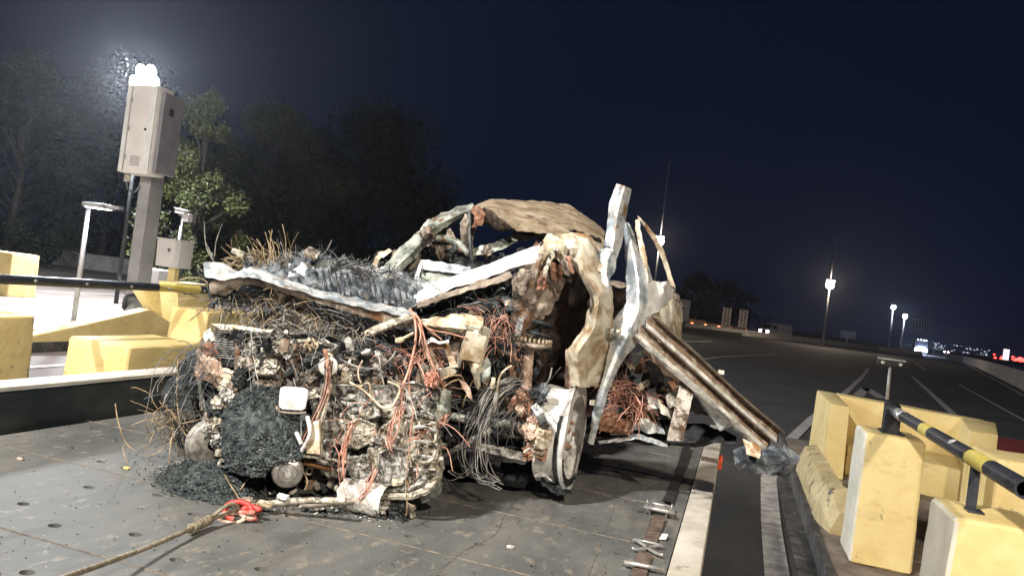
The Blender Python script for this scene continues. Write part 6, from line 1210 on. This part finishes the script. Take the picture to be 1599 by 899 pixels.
M['can'] = mat('burnt_white_shell', [(.30, .28, .25), (.62, .60, .55), (.80, .78, .73)], 10, (.5, .75), .1, .4, 40, wear=((.07, .06, .055), 20, .60), hard=.17)
o = mesh('shell', vs, fs, M['can'], t); smooth_auto(o, 50)
for k, (dx, dy, dz, s) in enumerate([(.06, .0, .035, .05), (.09, .03, .03, .045), (.12, -.02, .02, .05), (.15, .02, .015, .04), (.03, .05, .06, .06), (-.02, .06, .08, .05), (.06, .06, .07, .05)]):
    l = lump('crumpled_lining', Vector(), (s, s * .8, s * .7), M[['can', 'cream', 'char', 'alu2'][k % 4]], t, amp=.7, cuts=7, rot=(k, k * .5, k * .2)); l.location = R0 * dx + F0 * dy + Vector((0, 0, dz))
# red shackle, hook and winch rope
sh = G(378, 806, DZ); t = thing('red_shackle', 'red painted shackle and hook at the end of the winch rope', 'shackle', (sh.x, sh.y, DZ))
def loc(p): return p - Vector(t.location)
def ring_pts(c, r1, r2, u_, w_, n=28, a0=0, a1=2 * PI): return [c + u_ * math.cos(a0 + (a1 - a0) * k / (n - 1)) * r1 + w_ * math.sin(a0 + (a1 - a0) * k / (n - 1)) * r2 for k in range(n)]
c = D(372, 797, 2.20); o = MB().tube([loc(p) for p in ring_pts(c, .040, .026, R0, (F0 * .5 + U0 * .86), a0=-.6, a1=4.6)], .0085, 10).build('shackle_bow', M['red'], t, smooth=True)
c = D(392, 800, 2.20); o = MB().tube([loc(p) for p in ring_pts(c, .028, .018, R0, (F0 * .7 + U0 * .7), a0=.5, a1=5.6)], .009, 10).build('hook', M['red'], t, smooth=True)
o = MB().cyl(loc(D(366, 800, 2.19)), loc(D(398, 800, 2.18)), .0075, 12).build('shackle_pin', M['red'], t, smooth=True)
c = D(362, 808, 2.18); o = MB().tube([loc(p) for p in ring_pts(c, .042, .016, (R0 * .9 + U0 * .1), (F0 * .5 + U0 * .8), a0=0, a1=6.2)], .0065, 8).build('ring_link', M['rust_pale'], t, smooth=True)
l = lump('swivel', loc(D(384, 786, 2.24)), (.05, .03, .03), M['taupe'], t, amp=.3, cuts=7)
t = thing('winch_rope', 'pale steel winch rope with a crimped eye running to the lower left corner', 'rope', (sh.x - .2, sh.y - .2, DZ))
rp = [D(304, 822, 2.03), D(250, 846, 1.88), D(180, 873, 1.70), D(100, 901, 1.50), D(-10, 940, 1.28), D(-180, 985, 1.02)]
o = MB().tube([loc(p) for p in cr(rp, 40)], .0065, 10).build('rope', M['rope'], t, smooth=True)
o = MB().tube([loc(D(298, 825, 2.02)), loc(D(303, 823, 2.035)), loc(D(324, 812, 2.09)), loc(D(328, 810, 2.10))], .014, 14).build('crimp_sleeve', M['rope'], t, smooth=True)
for k, q in enumerate((-1, 1)):
    o = MB().tube([loc(p) for p in cr([D(326, 811, 2.09), D(345, 800 - q * 5, 2.13), D(362, 792 - q * 6, 2.17), D(372, 792, 2.19)], 16)], .0055, 8).build('eye_loop', M['rope'], t, smooth=True)
# ratchet strap
s0 = G(1040, 800, DZ); t = thing('ratchet_strap', 'brown ratchet strap with a steel buckle and double hook beside the pale rail', 'ratchet strap', (s0.x, s0.y, DZ))
def band(pts, w, m, name, thick=.003, zoff=.003):
    v = []; f = []; Q = [G(*p[:2], DZ) + Vector((0, 0, (p[2] if len(p) > 2 else 0) + zoff)) for p in pts]; Q = cr(Q, len(Q) * 6)
    for i, p in enumerate(Q):
        d = (Q[min(i + 1, len(Q) - 1)] - Q[max(i - 1, 0)]); d.z = 0; d.normalize(); n = Vector((d.y, -d.x, 0)) * w / 2
        for a, z in ((1, 0), (-1, 0), (-1, thick), (1, thick)): v.append(loc(p + n * a + Vector((0, 0, z + .002 * noise.noise(p * 30)))))
    for i in range(len(Q) - 1):
        for k in range(4): f.append((i * 4 + k, (i + 1) * 4 + k, (i + 1) * 4 + (k + 1) % 4, i * 4 + (k + 1) % 4))
    return mesh(name, v, f, m, t)
band([(1082, 700, .02), (1072, 740, .004), (1060, 775, .004), (1054, 790, .01)], .045, M['deck_dark'], 'webbing')
band([(1042, 815, .012), (1034, 840, .004), (1028, 856, .006)], .046, M['web'], 'webbing')
band([(1022, 876, .006), (1016, 892, .004), (1008, 925, .004)], .046, M['web'], 'webbing')
bk = G(1040, 808, DZ); ex = Vector((1, .02, 0)); ey = Vector((-.10, 1, 0)).normalized()
def Q(a, b, z): return loc(bk + ex * a + ey * b + Vector((0, 0, z)))
for s_ in (-1, 1):
    mb = MB(); pts = [(-.055, -.02), (-.048, .03), (-.030, .075), (-.022, .10), (-.030, .115)]
    mb.tube(cr([Q(s_ * abs(a) * 1.0, b, .022 + .008 * math.sin(b * 30)) for a, b in pts], 16), .0055, 8); mb.build('buckle_side', M['chrome'], t, smooth=True)
    mb = MB(); mb.box((-.002, -.03, 0), (.002, .05, .03), Matrix.Translation(Q(s_ * .033, .01, .006))); mb.build('side_plate', M['chrome'], t)
MB().tube([Q(-.062, -.022, .03), Q(.062, -.022, .03)], .0085, 12).build('handle_bar', M['chrome'], t, smooth=True)
MB().tube([Q(-.04, .02, .022), Q(.04, .02, .022)], .010, 12).build('spool', M['chrome'], t, smooth=True)
MB().tube([Q(-.042, .085, .024), Q(.042, .085, .024)], .007, 12).build('ratchet_axle', M['chrome'], t, smooth=True)
MB().box((-.035, .035, 0), (.035, .07, .004), Matrix.Translation(Q(0, 0, .02))).build('buckle_plate', M['chrome'], t)
for k in range(2): MB().lathe([(0, .004), (0, .014), (.005, .014), (.005, .004)], Q((-.05, .05)[k], .088, .024), (1, 0, 0), 14).build('ratchet_gear', M['chrome'], t, smooth=True)
hk = G(1024, 868, DZ)
def H(a, b, z=.012): return loc(hk + ex * a + ey * b + Vector((0, 0, z)))
for s_ in (-1, 1):
    MB().tube(cr([H(s_ * .050, .052), H(s_ * .040, .045, .016), H(s_ * .006, .008, .012), H(s_ * .010, -.012), H(s_ * .038, -.040), H(s_ * .052, -.046, .016)], 26), .0055, 8).build('double_hook', M['chrome'], t, smooth=True)
MB().tube([H(-.045, .047, .018), H(.045, .047, .018)], .0045, 8).build('hook_bar', M['chrome'], t, smooth=True)
MB().tube([loc(G(985, 897, DZ) + Vector((0, 0, .02))), loc(G(1045, 908, DZ) + Vector((0, 0, .02)))], .007, 10).build('lower_bar', M['chrome'], t, smooth=True)
tg = G(1049, 848, DZ); o = mesh('strap_tag', [loc(tg + Vector(p)) for p in ((-.012, -.018, .004), (.012, -.016, .008), (.016, .02, .018), (-.006, .024, .014))] , [(0, 1, 2, 3)], M['white'], t)
g_ = bmesh.new(); g_.from_mesh(o.data); r_ = bmesh.ops.extrude_face_region(g_, geom=g_.faces[:]); bmesh.ops.translate(g_, vec=(0, 0, .0015), verts=[e for e in r_['geom'] if isinstance(e, bmesh.types.BMVert)]); g_.to_mesh(o.data); g_.free()
t.scale = (.95, .95, .95); t.location.x -= .03
# small things on the deck
for (x, y, lab, m) in [(198, 730, 'tiny yellowish scrap on the deck left of the ash', 'bar_yellow'), (32, 716, 'small orange scrap on the deck by the left rail', 'rust_pale'), (797, 853, 'small pale bolt lying alone in the middle of the near deck', 'flake')]:
    p = G(x, y, DZ + .004); l = lump('scrap', p, (.022, .012, .006), M[m], None, amp=.3, cuts=4); tag(l, lab, 'scrap')
# guardrail beam driven through the wreck
gr = thing('guardrail_beam', 'long corrugated rusty steel guardrail beam sticking out of the right side of the wreck', 'guardrail', D(1100, 600, 2.95))
A = D(1003, 512, 2.86); B = D(1206, 692, 2.93); dr = (B - A).normalized(); vw = ((A + B) / 2 - CAM).normalized(); ac = dr.cross(vw).normalized()
if ac.x < 0: ac = -ac
nn = dr.cross(ac).normalized()
if nn.dot(vw) > 0: nn = -nn                                     # nn faces the camera
prof = [(-.062, -.030), (-.055, -.004), (-.040, .004), (-.026, .000), (-.016, -.030), (-.004, -.034), (.006, -.004), (.016, .006), (.028, .002), (.036, -.028), (.050, -.032), (.058, -.004), (.070, .004)]
tilt = math.radians(16); cc, ss = math.cos(tilt), math.sin(tilt); Lg = (B - A).length; N = 60; v = []; f = []; mi = []
K = len(prof)
for k in (0, 1):
    for i in range(N):
        s_ = i / (N - 1); c0 = A + dr * (Lg * s_) + nn * (.02 * math.sin(s_ * 3)) 
        for (a, h) in prof:
            a2, h2 = a * cc - h * ss, a * ss + h * cc; w = 1.0 + .06 * math.sin(s_ * 7); e = (.006 * noise.noise(Vector((a * 40, s_ * 9, 2))))
            jag = .012 * noise.noise(Vector((a * 50, 0, i))) if i in (0, N - 1) else 0
            v.append(c0 + ac * a2 * w + nn * (h2 + e - .003 * k) + dr * jag)
O = N * K
for i in range(N - 1):
    for j in range(K - 1):
        q = (i * K + j, i * K + j + 1, (i + 1) * K + j + 1, (i + 1) * K + j); f.append(q); f.append(tuple(x + O for x in reversed(q)))
        g = 1 if (prof[j][1] + prof[j + 1][1]) / 2 < -.012 else 0; mi += [g, g]
for i in range(N - 1):
    for j in (0, K - 1): f.append((i * K + j, (i + 1) * K + j, (i + 1) * K + j + O, i * K + j + O)); mi.append(0)
for j in range(K - 1):
    for i in (0, N - 1): f.append((i * K + j, i * K + j + 1, i * K + j + 1 + O, i * K + j + O)); mi.append(0)
o = mesh('corrugated_sheet', v, f, [M['galv'], M['galv_dark']]); o.data.polygons.foreach_set('material_index', mi); smooth_auto(o, 45); rel(o, gr)
for s_ in (.12, .52, .86):
    c = A + dr * Lg * s_ + ac * .012 + nn * .004; rel(MB().lathe([(0, .006), (.004, .011), (-.002, .012)], c, nn, 10).build('bolt', M['galv_dark'], smooth=True), gr)
c = A + dr * Lg * .50 + ac * .075; rel(bevel(MB().box((-.012, -.012, -.008), (.012, .012, .008), Matrix.Translation(c)).build('clip', M['cream']), .002, 1), gr)
# ================================================================== air volume added to imitate glare around the lamps
hz = MB().box((-420, -200, -1.2), (520, 1400, 40)).build('glare_haze', None) if False else None
HZ = MB(); HZ.box((-420, -200, -1.2), (520, 1400, 34)); ho = HZ.build('glare_haze', M['deck']); ho.data.materials.clear()
hm = bpy.data.materials.new('glare_air'); hm.use_nodes = True; n_ = hm.node_tree.nodes; n_.remove(n_['Principled BSDF']); pv = n_.new('ShaderNodeVolumePrincipled')
pv.inputs['Color'].default_value = (.85, .9, 1, 1); pv.inputs['Density'].default_value = .0004; pv.inputs['Anisotropy'].default_value = .72
hm.node_tree.links.new(pv.outputs[0], n_['Material Output'].inputs['Volume']); ho.data.materials.append(hm); ho['kind'] = 'stuff'
